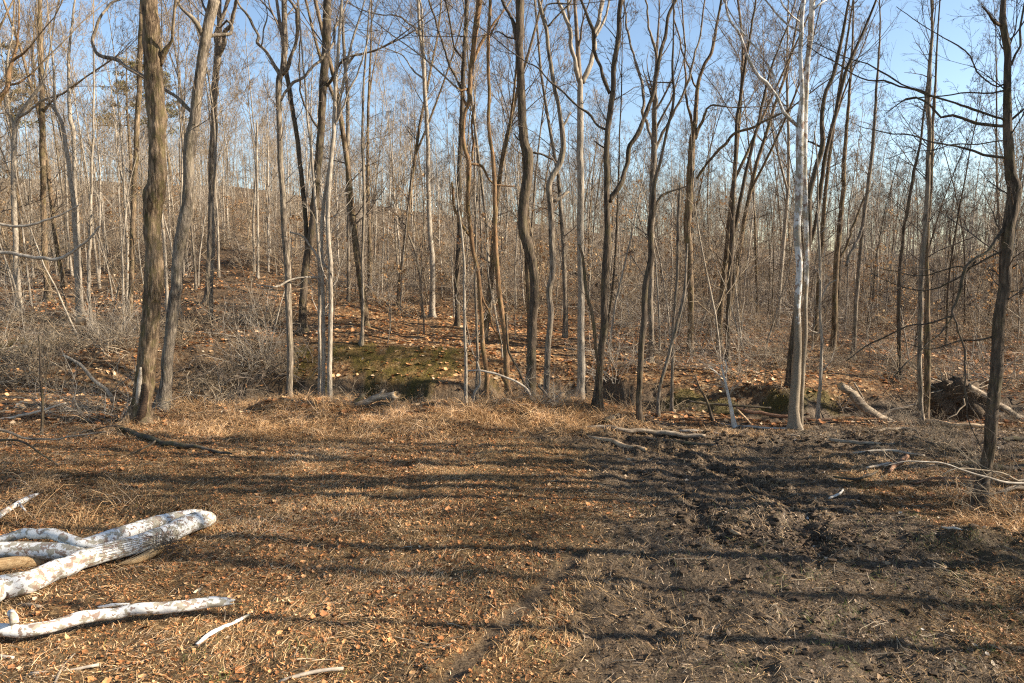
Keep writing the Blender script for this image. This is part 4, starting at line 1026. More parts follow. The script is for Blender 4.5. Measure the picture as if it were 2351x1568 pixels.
fallen("slope_log", "long dark fallen log high on the sunlit slope", "log", [(893, 741, 11), (950, 748, 11), (990, 753, 11), (1037, 760, 9)], 'log_dark', 10, D=29.5)
fallen("slope_log", "grey fallen pole on the slope just below the long dark log", "log", [(840, 748, 4), (900, 757, 5), (985, 766, 5), (1045, 772, 4)], 'log_grey', 8, D=27.5)
fallen("dead_branch", "drooping grey branch reaching into the picture low at the right edge", "fallen branch", [(2430, 1130, 6), (2351, 1110, 6), (2280, 1100, 5), (2180, 1068, 4), (2100, 1058, 3), (2030, 1070, 2)], 'twig_pale', 8, D=9.6, tw=3.5, rough=.15)
fallen("dead_branch", "pale thin branch crossing low in front of the dark right tree", "fallen branch", [(2420, 1040, 5), (2351, 1100, 4), (2300, 1085, 4), (2200, 1075, 3), (2160, 1090, 2)], 'brush', 8, D=10.2, tw=3.5, rough=.15)
fallen("tree_stump", "small weathered stump on the left slope", "stump", [(186, 745, 22), (186, 728, 19)], 'log_tan', 12, D=21.5, cut='split_wood', jag=.04)

# root ball of the fallen tree at right
def lump(c, rx, ry, rz, n=18, seed=1, amp=.3):
    th = np.linspace(0, pi, n)[:, None]; ph = np.linspace(0, 2 * pi, 2 * n, endpoint=False)[None, :]
    d = np.stack(np.broadcast_arrays(np.sin(th) * np.cos(ph), np.sin(th) * np.sin(ph), np.cos(th)), -1)
    nn = noise3(d[..., 0] * 2.2 + seed, d[..., 1] * 2.2, d[..., 2] * 2.2, seed) * amp + noise3(d[..., 0] * 6 + seed, d[..., 1] * 6, d[..., 2] * 6, seed + 3) * amp * .5
    V = (d * (1 + nn[..., None])) * np.array([rx, ry, rz]) + np.asarray(c)
    k = 2 * n
    i = (np.arange(n - 1) * k)[:, None]; j = np.arange(k)[None, :]; j2 = (j + 1) % k
    Q = np.stack(np.broadcast_arrays(i + j, i + k + j, i + k + j2, i + j2), -1).reshape(-1, 4)
    return V.reshape(-1, 3), Q
t = NT("root_soil"); n_ = t.noise(t.coord(), 14, 5, .7); t.out(t.ramp(n_, [(.3, (.03, .02, .012)), (.7, (.13, .09, .055))]), .9, t.bump(n_, 1, .05)); M['soil'] = t.m
p = at_depth(2190, 908, 18.8)
rb = thing("root_ball", "dark upturned root ball of soil behind the dark tree at right", "root ball", p)
V, Q = lump((0, 0, -.1), .7, .35, .45, 18, 3, .6); link("soil_mass", make_mesh("soil_mass", V, Q, None, [M['soil']]), rb)
b = Bag(); S = rng.normal(0, .3, (50, 3)) * [1, .6, 1]; D_ = S * [1, 1, 1] + rng.normal(0, .2, (50, 3)); P, R = grow(S, D_, rng.uniform(.4, 1.3, 50), rng.uniform(.006, .03, 50), 6, .25, 0, .2); b.tube(P, R, 4)
link("root", b.mesh("root", [M['brush']]), rb, kind="stuff")
# moss mound under the dark leaning tree
p = at_depth(698, 826, 25.3)
V, Q = lump((0, 0, 0), .5, .4, .36, 14, 8); link("moss_mound", make_mesh("moss_mound", V, Q, None, [M['moss']], attrs={"rnd": rng.uniform(0.1, 1, len(V))}), label="bright green moss mound at the foot of the dark leaning tree", cat="moss", loc=p)

def leaves_bag(C, size, tilt=.35, aspect=.55, curl=.3, rnd=None, svar=.35, normals=None):
    """each leaf a folded, pointed six sided blade: 4 tris"""
    n = len(C)
    az = rng.uniform(0, 2 * pi, n); s = size * rng.uniform(1 - svar, 1 + svar, n) if size else np.minimum(rng.gamma(2.4, .0135, n) + .012, .15)
    tx, ty = rng.normal(0, tilt, n), rng.normal(0, tilt, n)
    X = np.stack([np.cos(az), np.sin(az), tx], 1); X = unit(X)
    Nn = unit(np.stack([rng.normal(0, .3, n) * tilt * 2, rng.normal(0, .3, n) * tilt * 2 + ty, np.ones(n)], 1))
    Y = unit(np.cross(Nn, X)); Z = np.cross(X, Y)
    c = rng.uniform(.2, 1, n) * curl
    asp_ = rng.uniform(.45, 1.1, n)
    prof = [(-.5, 0, .25), (-.12, .5, 0.0), (.2, .42, .1), (.5, 0, .5), (.2, -.42, .1), (-.12, -.5, 0.0), (0.02, 0, -.28)]
    V = np.stack([C + X * (a * s)[:, None] + Y * (b * aspect * 2 * s * asp_)[:, None] + Z * (zc * c * s)[:, None] for a, b, zc in prof], 1)
    V = V.reshape(-1, 3)
    base = (np.arange(n) * 7)[:, None, None]
    F = np.array([[0, 6, 1], [1, 6, 2], [2, 6, 3], [3, 6, 4], [4, 6, 5], [5, 6, 0]])[None]
    T = (base + F).reshape(-1, 3)
    b = Bag(); r = rng.random(n) if rnd is None else rnd
    b.add(V, None, T, np.repeat(r, 7)); return b


# ------------------------------------------------------------------ forest prototypes
def proto_tree(H, r, fork=0.45, spread=0.45, nl=16, seed=0, density=1.0, low=False, nb=5, ntw=6, nf=4):
    trunk = Bag(); crown = Bag()
    lean = rng.normal(0, 0.035, 3); lean[2] = 1
    P, R = grow(np.zeros((1, 3)) - [0, 0, .3], lean[None], np.array([H]), np.array([r * .66]), 14, 0.04, 0.02, 0.10)
    R[:, 0] *= 1.35
    trunk.tube(P, R, 10)
    if rng.random() < .5:
        S, Dr, Ln, Rr = spawn(P, R, 1, fork * .8, fork * 1.1, .5, .6, .25, .5, .75, .02, .4)
        P0, R0 = grow(S, Dr, Ln, Rr, 9, .05, .08, .15); trunk.tube(P0, R0, 8)
    else: P0 = None
    S, Dr, Ln, Rr = spawn(P, R, nl, fork, 0.97, 0.16, 0.34, spread, spread + .55, 0.36, 0.011, 0.22)
    P1, R1 = grow(S, Dr, Ln, Rr, 8, 0.12, 0.05, 0.25)
    if P0 is not None:
        S, Dr, Ln, Rr = spawn(P0, R0, nl // 2, .2, 0.97, 0.2, 0.4, spread, spread + .5, 0.4, 0.012, 0.35)
        Pa, Ra = grow(S, Dr, Ln, Rr, 8, 0.12, 0.05, 0.25); P1 = np.vstack([P1, Pa]); R1 = np.vstack([R1, Ra])
    if low:
        S, Dr, Ln, Rr = spawn(P, R, 7, .12, fork, 0.08, 0.16, .9, 1.4, 0.3, 0.008, 0.1)
        Pa, Ra = grow(S, Dr, Ln, Rr, 8, 0.15, 0.03, 0.2); P1 = np.vstack([P1, Pa]); R1 = np.vstack([R1, Ra])
    crown.tube(P1, R1, 4)
    S, Dr, Ln, Rr = spawn(P1, R1, nb, .15, .98, .3, .6, .4, .9, .5, .0075, .12)
    P2, R2 = grow(S, Dr, Ln, Rr, 5, .15, .05, .3); crown.tube(P2, R2, 3)
    S, Dr, Ln, Rr = spawn(P2, R2, ntw, .15, .98, .35, .65, .4, .9, .6, .0058, .1)
    P3, R3 = grow(S, Dr, Ln, Rr, 3, .16, .05, .5); crown.tube(P3, R3, 3)
    if nf:
        S, Dr, Ln, Rr = spawn(P3, R3, nf, .2, 1, .45, .8, .35, .9, .8, .0048, .06)
        P4, R4 = grow(S, Dr, Ln, Rr, 2, .16, .04, .6); crown.tube(P4, R4, 3)
    return trunk, crown

FM = [('bark_grey', 'twig'), ('bark_pale', 'twig_gold'), ('bark_brown', 'twig'), ('bark_dark', 'twig_dark'), ('bark_grey', 'twig_gold'), ('bark_pale', 'twig')]
PROTO = []
specs = [(19, .15, .42, .35, 15), (17, .11, .35, .3, 14), (21, .19, .5, .45, 16), (15, .08, .3, .35, 13), (18, .13, .55, .4, 13), (20, .16, .4, .3, 16), (13, .06, .25, .4, 13), (16, .10, .45, .5, 14), (22, .2, .45, .4, 15)]
for i, (H, r, fk, sp, nl) in enumerate(specs):
    tb, cb = proto_tree(H, r, fk, sp, nl, i, low=(i % 3 != 1), nb=6, ntw=6, nf=3)
    bm_, tm_ = FM[i % len(FM)]
    PROTO.append((H, r, tb.mesh("trunk", [M[bm_]]), cb.mesh("crown", [M[tm_]]), bm_, r))

SHORT = [(322, "the thickest trunk"), (478, "the grey V forked tree"), (663, "the Y forked tree"), (758, "the pale clump"), (826, "the slim bank tree"), (992, "the straight grey slope tree"),
         (1110, "the twisted rusty tree"), (1213, "the S curved trunk"), (1334, "the smooth Y tree"), (1469, "the dark slim tree"), (1585, "the brown tree"), (1672, "the twin stemmed thin tree"), (1830, "the white sycamore"), (1962, "the sunlit edged slim tree"), (2120, "the touching pair of trunks"), (2290, "the dark right edge tree")]
def where(x):
    if x < SHORT[0][0] - 170: return "at the far left edge"
    c = min(SHORT, key=lambda q: abs(q[0] - x))
    return ("just left of " if x < c[0] else "just right of ") + c[1]

placed = [(h[1][0], h[1][1]) for h in HEROES]
def clear(x, y, d):
    return all((x - a) ** 2 + (y - b) ** 2 > d * d for a, b in placed)
spots = []
def scatter(n, y0, y1, spread, dmin, tries=60, xr=None, power=1.0):
    out = []
    for _ in range(n * tries):
        if len(out) >= n: break
        y = y0 + (y1 - y0) * random.random() ** power
        x = random.uniform(-spread, spread) * y if xr is None else random.uniform(*xr)
        if clear(x, y, dmin):
            placed.append((x, y)); out.append((x, y))
    return out

def place_tree(x, y, pi_, scale, label, group, name="forest_tree"):
    H, r, tm, cm, bmn, _ = PROTO[pi_]
    z = float(terrain(x, y))
    root = thing(name, label, "tree", (x, y, z), group)
    s = scale; root.rotation_euler = (random.gauss(0, .03), random.gauss(0, .03), random.uniform(0, 6.28)); root.scale = (s * random.uniform(.9, 1.25),) * 2 + (s,)
    link("trunk", tm, root); link("crown", cm, root)
    return root

KW = {'bark_grey': 'grey', 'bark_pale': 'pale', 'bark_brown': 'brown', 'bark_dark': 'dark'}
def forest(spots, zone, depthword):
    for (x, y) in spots:
        k = random.randrange(len(PROTO))
        if x / y < -.3 and random.random() < .6: k = random.choice([1, 4, 7])
        elif x / y > .1 and random.random() < .35: k = 3
        X = project(x, y, float(terrain(x, y)))[0]
        wd = "slender" if PROTO[k][1] < .12 else "straight"
        place_tree(x, y, k, random.uniform(.72, 1.08) * (1 - .22 * float(sstep(30, 60, y))) * (1 - .15 * max(0, min(1, x / y))), "%s %s tree %s, %s" % (wd, KW[PROTO[k][4]], depthword, where(X)), zone)
forest(scatter(30, 24.5, 34, 0.80, 1.7), "bare trees beyond the creek", "on the near slope")
forest(scatter(80, 34, 52, 0.82, 1.7), "bare trees of the middle woods", "in the middle woods")
forest(scatter(130, 52, 80, 0.84, 1.8), "bare trees of the far slope", "on the far slope")

# trees outside the frame at the right and behind whose shadows fall across the clearing
SHADE = [(9.6, 8.1, 2, 1.0), (9.9, 10.35, 5, .95), (11.6, 6.3, 0, 1.0), (11.2, 11.7, 8, .95), (15.2, 12.0, 2, 1.0), (14.2, 10.9, 5, 1.05), (13.5, 11.6, 8, 1.0), (12.4, 13.0, 2, 1.0), (16, 12.2, 5, 1.05), (19, 9.3, 4, 1.0),
         (17.5, 6.2, 7, 1.1), (22, 12.6, 8, 1.0), (14.5, 4.0, 5, 1.0), (10.5, 4.9, 7, .8), (24, 5.5, 2, 1.0), (27, 10.8, 0, 1.1), (20, 2.5, 4, 1.0), (30, 8, 8, 1), (21.5, 16.5, 2, 1), (15.5, 18.5, 0, 1), (25, 19, 5, 1.1), (31, 17, 8, 1), (20, 21.5, 4, 1)]
for (x, y, k, s) in SHADE:
    placed.append((x, y))
    place_tree(x, y, k, s, "bare tree standing outside the picture to the right of the clearing", "trees right of the clearing", "clearing_edge_tree")

def pine(X, Y0, D, H, label):
    p = at_depth(X, 600, D); z = float(terrain(p[0], D)); H = at_depth(X, Y0, D)[2] - z
    root = thing("pine_tree", label, "pine", (p[0], D, z), None)
    tb, cb = Bag(), Bag()
    P, R_ = grow(np.array([[0, 0, -.2]]), np.array([[0, 0, 1.]]), np.array([H]), np.array([.17]), 10, .02, .02, .15); tb.tube(P, R_, 8)
    S, Dr, Ln, Rr = spawn(P, R_, 26, .62, 1, 1.4, 2.6, 1.2, 1.6, .3, .012, 0, False, .5)
    P1, R1 = grow(S, Dr, Ln, Rr, 5, .12, .04, .3); cb.tube(P1, R1, 4)
    link("trunk", tb.mesh("trunk", [M['bark_brown']]), root); link("crown", cb.mesh("crown", [M['twig']]), root)
    S, Dr, Ln, Rr = spawn(P1, R1, 9, .3, 1, .1, .2, .6, 1.2, .5, .005, .2)
    tips = np.repeat(S, 9, 0) + rng.normal(0, .17, (len(S) * 9, 3)) * [1, 1, .5]
    link("foliage", leaves_bag(tips, .22, 1.0, aspect=.14).mesh("foliage", [M['pine']], False), root, kind="stuff")
placed.append((-24, 46))
pine(312, 92, 45, 0, "green topped pine behind the thickest trunk")
pine(52, 90, 40, 0, "ochre green pine near the top left corner")
pine(405, 150, 52, 0, "small green pine between the two thickest trunks")
# ------------------------------------------------------------------ the far wood, one mass
def instancer(name, pts, meshes, label=None, kind="stuff", mats=None):
    """pts rows x,y,z,rot,scale,index"""
    pts = np.asarray(pts, float)
    me = bpy.data.meshes.new(name); me.vertices.add(len(pts)); me.vertices.foreach_set("co", pts[:, :3].astype(np.float32).ravel())
    for nm, c in (("rot", 3), ("scl", 4)):
        a = me.attributes.new(nm, 'FLOAT', 'POINT'); a.data.foreach_set("value", pts[:, c].astype(np.float32))
    a = me.attributes.new("idx", 'INT', 'POINT'); a.data.foreach_set("value", pts[:, 5].astype(np.int32))
    o = link(name, me, kind=kind, label=label)
    col = bpy.data.collections.new(name + "_source")
    for i, m in enumerate(meshes):
        ob = bpy.data.objects.new("source_%02d" % i, m); col.objects.link(ob)
    g = bpy.data.node_groups.new(name, 'GeometryNodeTree')
    g.interface.new_socket("Geometry", in_out='INPUT', socket_type='NodeSocketGeometry')
    g.interface.new_socket("Geometry", in_out='OUTPUT', socket_type='NodeSocketGeometry')
    N = g.nodes; gi = N.new("NodeGroupInput"); go = N.new("NodeGroupOutput")
    ip = N.new("GeometryNodeInstanceOnPoints"); ci = N.new("GeometryNodeCollectionInfo")
    ci.inputs[0].default_value = col; ci.inputs["Separate Children"].default_value = True; ci.inputs["Reset Children"].default_value = True
    def na(nm, ty):
        a = N.new("GeometryNodeInputNamedAttribute"); a.data_type = ty; a.inputs[0].default_value = nm; return a.outputs[0]
    cx = N.new("ShaderNodeCombineXYZ"); g.links.new(na("rot", 'FLOAT'), cx.inputs[2])
    e2 = N.new("FunctionNodeEulerToRotation"); g.links.new(cx.outputs[0], e2.inputs[0])
    g.links.new(gi.outputs[0], ip.inputs["Points"]); g.links.new(ci.outputs[0], ip.inputs["Instance"])
    ip.inputs["Pick Instance"].default_value = True
    g.links.new(na("idx", 'INT'), ip.inputs["Instance Index"])
    g.links.new(e2.outputs[0], ip.inputs["Rotation"]); 
    cs = N.new("ShaderNodeCombineXYZ"); sn = na("scl", 'FLOAT')
    for q in range(3): g.links.new(sn, cs.inputs[q])
    g.links.new(cs.outputs[0], ip.inputs["Scale"])
    g.links.new(ip.outputs[0], go.inputs[0])
    md = o.modifiers.new("scatter", 'NODES'); md.node_group = g
    return o

far_meshes = []
for i, (H, r, fk, sp, nl) in enumerate(specs[:6]):
    tb, cb = proto_tree(H, r, fk * .8, sp, 13, i, nb=5, ntw=5, nf=3, low=True)
    nq = sum(len(q) for q in tb.Q)
    for V, q in ((cb.V, cb.Q),): pass
    off = tb.n
    for V_, Q_, A_ in zip(cb.V, cb.Q, cb.A): tb.V.append(V_); tb.Q.append(Q_ + off); tb.A.append(A_)
    tb.n += cb.n
    me = tb.mesh("far_tree", [M[FM[i][0]], M[FM[i][1]]])
    fm = np.zeros(len(me.polygons), np.int32); fm[nq:] = 1; me.polygons.foreach_set("material_index", fm)
    far_meshes.append(me)
pts = []
for _ in range(1150):
    y = 76 + 95 * random.random() ** .8; x = random.uniform(-.88, .88) * y
    pts.append([x, y, float(terrain(x, y)) - .2, random.uniform(0, 6.28), random.uniform(.5, .8), random.randrange(6)])
for _ in range(170):   # woods to the sides
    s = random.choice([-1, 1]); y = random.uniform(20, 80); x = s * (y * .84 + random.uniform(1, 22))
    pts.append([x, y, float(terrain(x, y)) - .2, random.uniform(0, 6.28), random.uniform(.8, 1.1), random.randrange(6)])
instancer("far_woodland", pts, far_meshes, "bare woods covering the far hillside, reading as one mass")

# ------------------------------------------------------------------ understorey
def proto_sapling(H, leafy, seed):
    tb, cb = Bag(), Bag()
    lean = np.array([rng.normal(0, .08), rng.normal(0, .08), 1])
    P, R = grow(np.zeros((1, 3)) - [0, 0, .1], lean[None], np.array([H]), np.array([.008 + H * .0045]), 9, .06, .02, .2); tb.tube(P, R, 7)
    S, Dr, Ln, Rr = spawn(P, R, 16, .15, .97, .25, .42, .7, 1.25, .45, .004, .15)
    P1, R1 = grow(S, Dr, Ln, Rr, 6, .13, .02, .3); cb.tube(P1, R1, 3)
    S, Dr, Ln, Rr = spawn(P1, R1, 6, .2, .98, .3, .5, .4, .9, .6, .0028, .05)
    P2, R2 = grow(S, Dr, Ln, Rr, 3, .15, .02, .5); cb.tube(P2, R2, 3)
    S, Dr, Ln, Rr = spawn(P2, R2, 3, .2, .98, .4, .7, .4, .9, .7, .0022, .05)
    P3, R3 = grow(S, Dr, Ln, Rr, 2, .15, .02, .6); cb.tube(P3, R3, 3)
    lb = None
    if leafy:
        tips = P3[:, 1:].reshape(-1, 3); tips = tips[rng.random(len(tips)) < leafy]
        lb = leaves_bag(tips + rng.normal(0, .05, tips.shape), .085, tilt=1.2)
    return tb, cb, lb

SAPS = []
for i, (H, lf) in enumerate([(5, .45), (3.5, .4), (6.5, .3), (4.5, 0), (6, 0), (3, 0), (7.5, 0)]):
    tb, cb, lb = proto_sapling(H, lf, i)
    SAPS.append((H, tb.mesh("stem", [M['bark_grey' if i % 2 else 'bark_pale']]), cb.mesh("twig_spray", [M['twig_gold' if i % 3 else 'brush']]), lb.mesh("foliage", [M['beech']], False) if lb else None))
def place_sapling(x, y, k, s, label, group):
    H, a, b_, l = SAPS[k]
    root = thing("beech_sapling" if l else "bare_sapling", label, "sapling", (x, y, float(terrain(x, y))), group)
    root.rotation_euler = (random.gauss(0, .07), random.gauss(0, .07), random.uniform(0, 6.28)); root.scale = (s,) * 3
    link("stem", a, root); link("twig_spray", b_, root, kind="stuff")
    if l: link("foliage", l, root, kind="stuff")
placed_keep = list(placed)
for (y0, y1, n, dw) in ((23.8, 33, 60, "near the creek"), (33, 60, 110, "deeper in the woods")):
    for (x, y) in scatter(n, y0, y1, .82, .7):
        u = x / y
        leafp = .55 if y > 30 else (.25 if u > -.3 else .1)
        k = random.choice([0, 1, 2]) if random.random() < leafp else random.choice([3, 4, 5, 6])
        X = project(x, y, float(terrain(x, y)))[0]
        lab = ("orange leaved beech sapling %s, %s" if k < 3 else "thin bare sapling %s, %s") % (dw, where(X))
        place_sapling(x, y, k, random.uniform(.7, 1.2), lab, "saplings beyond the creek")

def proto_brush(w, h, n, seed, arch=.1, r=.009, sub=5):
    b = Bag()
    S = np.stack([rng.normal(0, w * .45, n), rng.normal(0, w * .3, n), np.zeros(n)], 1)
    D_ = np.stack([rng.normal(0, .8, n), rng.normal(0, .6, n), rng.uniform(.15, 1.0, n)], 1)
    P, R = grow(S, D_, rng.uniform(.7, 1.4, n) * h, rng.uniform(.6, 1.6, n) * r, 7, .24, -arch, .3); b.tube(P, R, 4)
    S, Dr, Ln, Rr = spawn(P, R, sub, .15, .98, .25, .6, .4, 1.1, .55, .0032, .05)
    P2, R2 = grow(S, Dr, Ln, Rr, 4, .2, 0, .4); b.tube(P2, R2, 3)
    S, Dr, Ln, Rr = spawn(P2, R2, 3, .2, .98, .3, .7, .4, 1.1, .7, .0022, .05)
    P3, R3 = grow(S, Dr, Ln, Rr, 3, .2, 0, .6); b.tube(P3, R3, 3)
    return b
BR = [proto_brush(1.1, 1.5, 30, 1).mesh("brush", [M['brush']]), proto_brush(1.6, 1.2, 30, 2, .2, .013).mesh("brush", [M['twig']]), proto_brush(.8, 2.2, 22, 3, .02).mesh("brush", [M['twig_pale']]), proto_brush(1.4, 1.7, 26, 4, .12, .012).mesh("brush", [M['twig_gold']]), proto_brush(.5, 1.0, 14, 5, .02, .006).mesh("brush", [M['brush']])]
def place_brush(X, Y, D, k, s, label, group=None, sink=0.1, world=None):
    if world is None: p = at_depth(X, Y, D)
    else: p = np.array(world)
    z = float(terrain(p[0], p[1])) - sink
    o = link("brush_thicket", BR[k], label=label, cat="brush", group=group, loc=(p[0], p[1], z))
    o.rotation_euler = (0, 0, random.uniform(0, 6.28)); o.scale = (s * random.uniform(.9, 1.3), s * random.uniform(.9, 1.3), s)
for (pts_, mt, lb) in (([(1905, 1010, 8), (1980, 1018, 9), (2060, 1020, 6)], 'log_grey', "grey log lying flat in the mud right of the sycamore"), ([(2080, 1000, 6), (2150, 1022, 9), (2215, 1040, 8)], 'log_dark', "dark log slanting between the touching pair and the right edge tree"),
    ([(2120, 965, 9), (2190, 975, 11), (2270, 980, 9)], 'log_tan', "tan log behind the right edge tree, level with the touching pair's foot"), ([(1960, 1040, 4), (2040, 1035, 6), (2120, 1046, 4)], 'twig_pale', "pale pole across the muddy debris right of the sycamore"),
    ([(2100, 1110, 4), (2160, 1098, 6), (2235, 1100, 4)], 'log_red', "reddish stick just left of the right edge tree's foot"), ([(2010, 990, 5), (2070, 982, 7), (2110, 990, 5)], 'log_grey', "short grey log at the foot of the touching pair"),
    ([(2290, 1130, 8), (2351, 1120, 10), (2420, 1112, 10)], 'log_grey', "grey branch lying right of the right edge tree's foot"), ([(2300, 1010, 8), (2360, 1005, 11), (2430, 1000, 10)], 'log_dark', "dark log at the right edge behind the mossy one")):
    fallen("debris_log", lb, "log", pts_, mt, 10, lift=.05, jag=.05)
def brush_mass(n, X0, X1, D0, D1, ks, s0, s1, name, label, sink):
    pts = []
    for i in range(n):
        X = random.uniform(X0, X1); D = random.uniform(D0, D1); x = (X - 1175) / FPX * D
        if clear(x, D, .2): pts.append([x, D, float(terrain(x, D)) - sink, random.uniform(0, 6.28), random.uniform(s0, s1), random.choice(ks)])
    instancer(name, pts, BR, label)
brush_mass(60, -160, 640, 20.8, 28, [0, 1, 2, 3], .6, 1.25, "dead_brush", "tangled grey dead brush over the left slope", .1)
brush_mass(24, 430, 1330, 18.4, 19.7, [0, 2, 4, 4], .35, .7, "creek_edge_brush", "thin bare brush along the creek edge", .02)
brush_mass(58, 1380, 2520, 20.3, 34, [0, 1, 2, 3], .6, 1.15, "bare_undergrowth", "thin bare undergrowth behind the mud on the right", .1)
for (X, Y, D, k, s, lab) in ((2290, 1000, 12.2, 1, .7, "low leafless brush around the dark tree at the right edge"), (2060, 980, 14.8, 1, .55, "dead twigs heaped beside the thick grey fallen trunk"), (2190, 1010, 13.5, 3, .6, "twiggy debris between the touching pair and the dark right tree"),
                             (2340, 1100, 10.6, 0, .55, "bare brush at the right edge by the mossy log"), (1895, 985, 15.3, 4, .6, "small tuft of twigs right of the sycamore's foot"), (1240, 960, 17.2, 2, .55, "bundle of bare shoots at the foot of the elbow bent tree"),
                             (270, 940, 17.4, 2, .8, "pale bushy stems left of the thickest trunk's foot"), (235, 930, 17.8, 0, .9, "grey bare shrub on the bank left of the thickest trunk"), (120, 930, 17.5, 2, .6, "thin bare shrub on the leafy left bank"), (480, 915, 19, 0, .8, "bare shrub behind the grassy lip, right of the leaning trunk"),
                             (560, 915, 19.2, 1, .7, "low tangle of twigs left of the Y forked tree")):
    p = at_depth(X, Y, D); place_brush(0, 0, 0, k, s, lab, None, world=(p[0], D, 0))
tall = []
for i in range(4):
    tb, cb, lb = proto_sapling(6 + i * 1.3, 0, i)
    off = tb.n
    for V_, Q_, A_ in zip(cb.V, cb.Q, cb.A): tb.V.append(V_); tb.Q.append(Q_ + off); tb.A.append(A_)
    tb.n += cb.n
    tall.append(tb.mesh("thin_stem", [M[['twig', 'twig_gold', 'bark_pale', 'twig_pale'][i]]]))
pts = []
for _ in range(1150):
    y = 34 + 80 * random.random() ** .85; x = random.uniform(-.88, .88) * y
    pts.append([x, y, float(terrain(x, y)) - .1, random.uniform(0, 6.28), random.uniform(.6, 1.3), random.randrange(4)])
instancer("far_sapling_thicket", pts, tall, "countless thin bare stems filling the far woods")
brush_mass(15, 2000, 2560, 12.6, 17.2, [0, 1, 3, 4], .3, .65, "twiggy_debris", "heaped dead twigs and small branches over the mud at right", .12)
brush_mass(4, 2240, 2560, 9.5, 12.5, [1, 3, 4], .25, .5, "right_edge_debris", "dead twigs around the foot of the dark right edge tree", .08)
# far understorey, too thick to count
pts = []
for _ in range(420):
    y = 30 + 70 * random.random(); x = random.uniform(-.85, .85) * y
    pts.append([x, y, float(terrain(x, y)) - .1, random.uniform(0, 6.28), random.uniform(.8, 1.7), random.randrange(4)])
instancer("far_undergrowth", pts, BR[:4], "dense bare undergrowth covering the far forest floor")
fl = []
for i in range(3):
    tb, cb, lb = proto_sapling(4.5 - i * .7, .5, i)
    off = tb.n
    nq = sum(len(q) for q in tb.Q) + sum(len(q) for q in cb.Q)
    for src in (cb, lb):
        for V_, A_ in zip(src.V, src.A): tb.V.append(V_); tb.A.append(A_)
        for Q_ in src.Q: tb.Q.append(Q_ + tb.n)
        for T_ in src.T: tb.T.append(T_ + tb.n)
        tb.n += src.n
    me = tb.mesh("far_beech", [M['twig'], M['beech']], False)
    fm = np.zeros(len(me.polygons), np.int32); fm[nq:] = 1; me.polygons.foreach_set("material_index", fm); fl.append(me)
pts = []
for _ in range(110):
    y = 36 + 65 * random.random(); x = random.uniform(-.8, .85) * y
    pts.append([x, y, float(terrain(x, y)) - .1, random.uniform(0, 6.28), random.uniform(.6, 1.3), random.randrange(3)])
instancer("far_beech_thicket", pts, fl, "young beeches with orange dead leaves scattered through the far woods")

# ------------------------------------------------------------------ leaf litter and grass
def scat_ground(n, y0, y1, spread, dens=None, margin=1.5):
    y = np.sqrt(rng.uniform(y0 ** 2, y1 ** 2, n)); x = rng.uniform(-1, 1, n) * (y * spread + margin)
    if dens is not None:
        k = rng.random(n) < dens(x, y); x, y = x[k], y[k]
    return x, y
def litter_dens(x, y):
    return (1 - (.55 + .4 * sstep(17, 18, y)) * mud_shade_mask(x, y)) * (.12 + .88 * sstep(.08, .2, seg_dist(x, y, RUT_A))) * (0.35 + 0.9 * np.clip(.5 + .8 * fbm2(x * .8, y * .8, 3, 88), 0, 1)) * (1 - .5 * mossmask(x, y))
x, y = scat_ground(44000, 4.5, 17.5, .78, litter_dens)
m = mud_shade_mask(x, y) > .45 - .35 * sstep(1, 5, x) * (1 - sstep(11, 13, y))
z = terrain(x, y) + rng.uniform(.004, .02, len(x))
r = np.clip(rng.beta(1.7, 2.7, len(x)) + .2 * fbm2(x * .6, y * .6, 2, 5), 0, 1)
C = np.stack([x, y, z], 1)
link("leaf_litter", leaves_bag(C[~m], None, .4, rnd=r[~m], aspect=.42, curl=.6).mesh("leaf_litter", [M['leaf']], False), kind="stuff", label="brown and orange dead leaves over the clearing")
link("trodden_leaf_litter", leaves_bag(C[m], None, .5, rnd=r[m], aspect=.42, curl=.6).mesh("trodden_leaf_litter", [M['leaf_pale']], False), kind="stuff", label="dull trodden leaves on the churned mud")
x, y = scat_ground(42000, 16.5, 40, .8, lambda x, y: litter_dens(x, y) * (1 - .7 * sstep(24, 42, y)))
z = terrain(x, y) + rng.uniform(.005, .05, len(x))
r = np.clip(rng.beta(2.6, 1.8, len(x)), 0, 1)
link("slope_leaf_litter", leaves_bag(np.stack([x, y, z], 1), .125, .35, rnd=r, svar=.4).mesh("slope_leaf_litter", [M['leaf']], False), kind="stuff", label="orange dead leaves covering the slope beyond the creek")

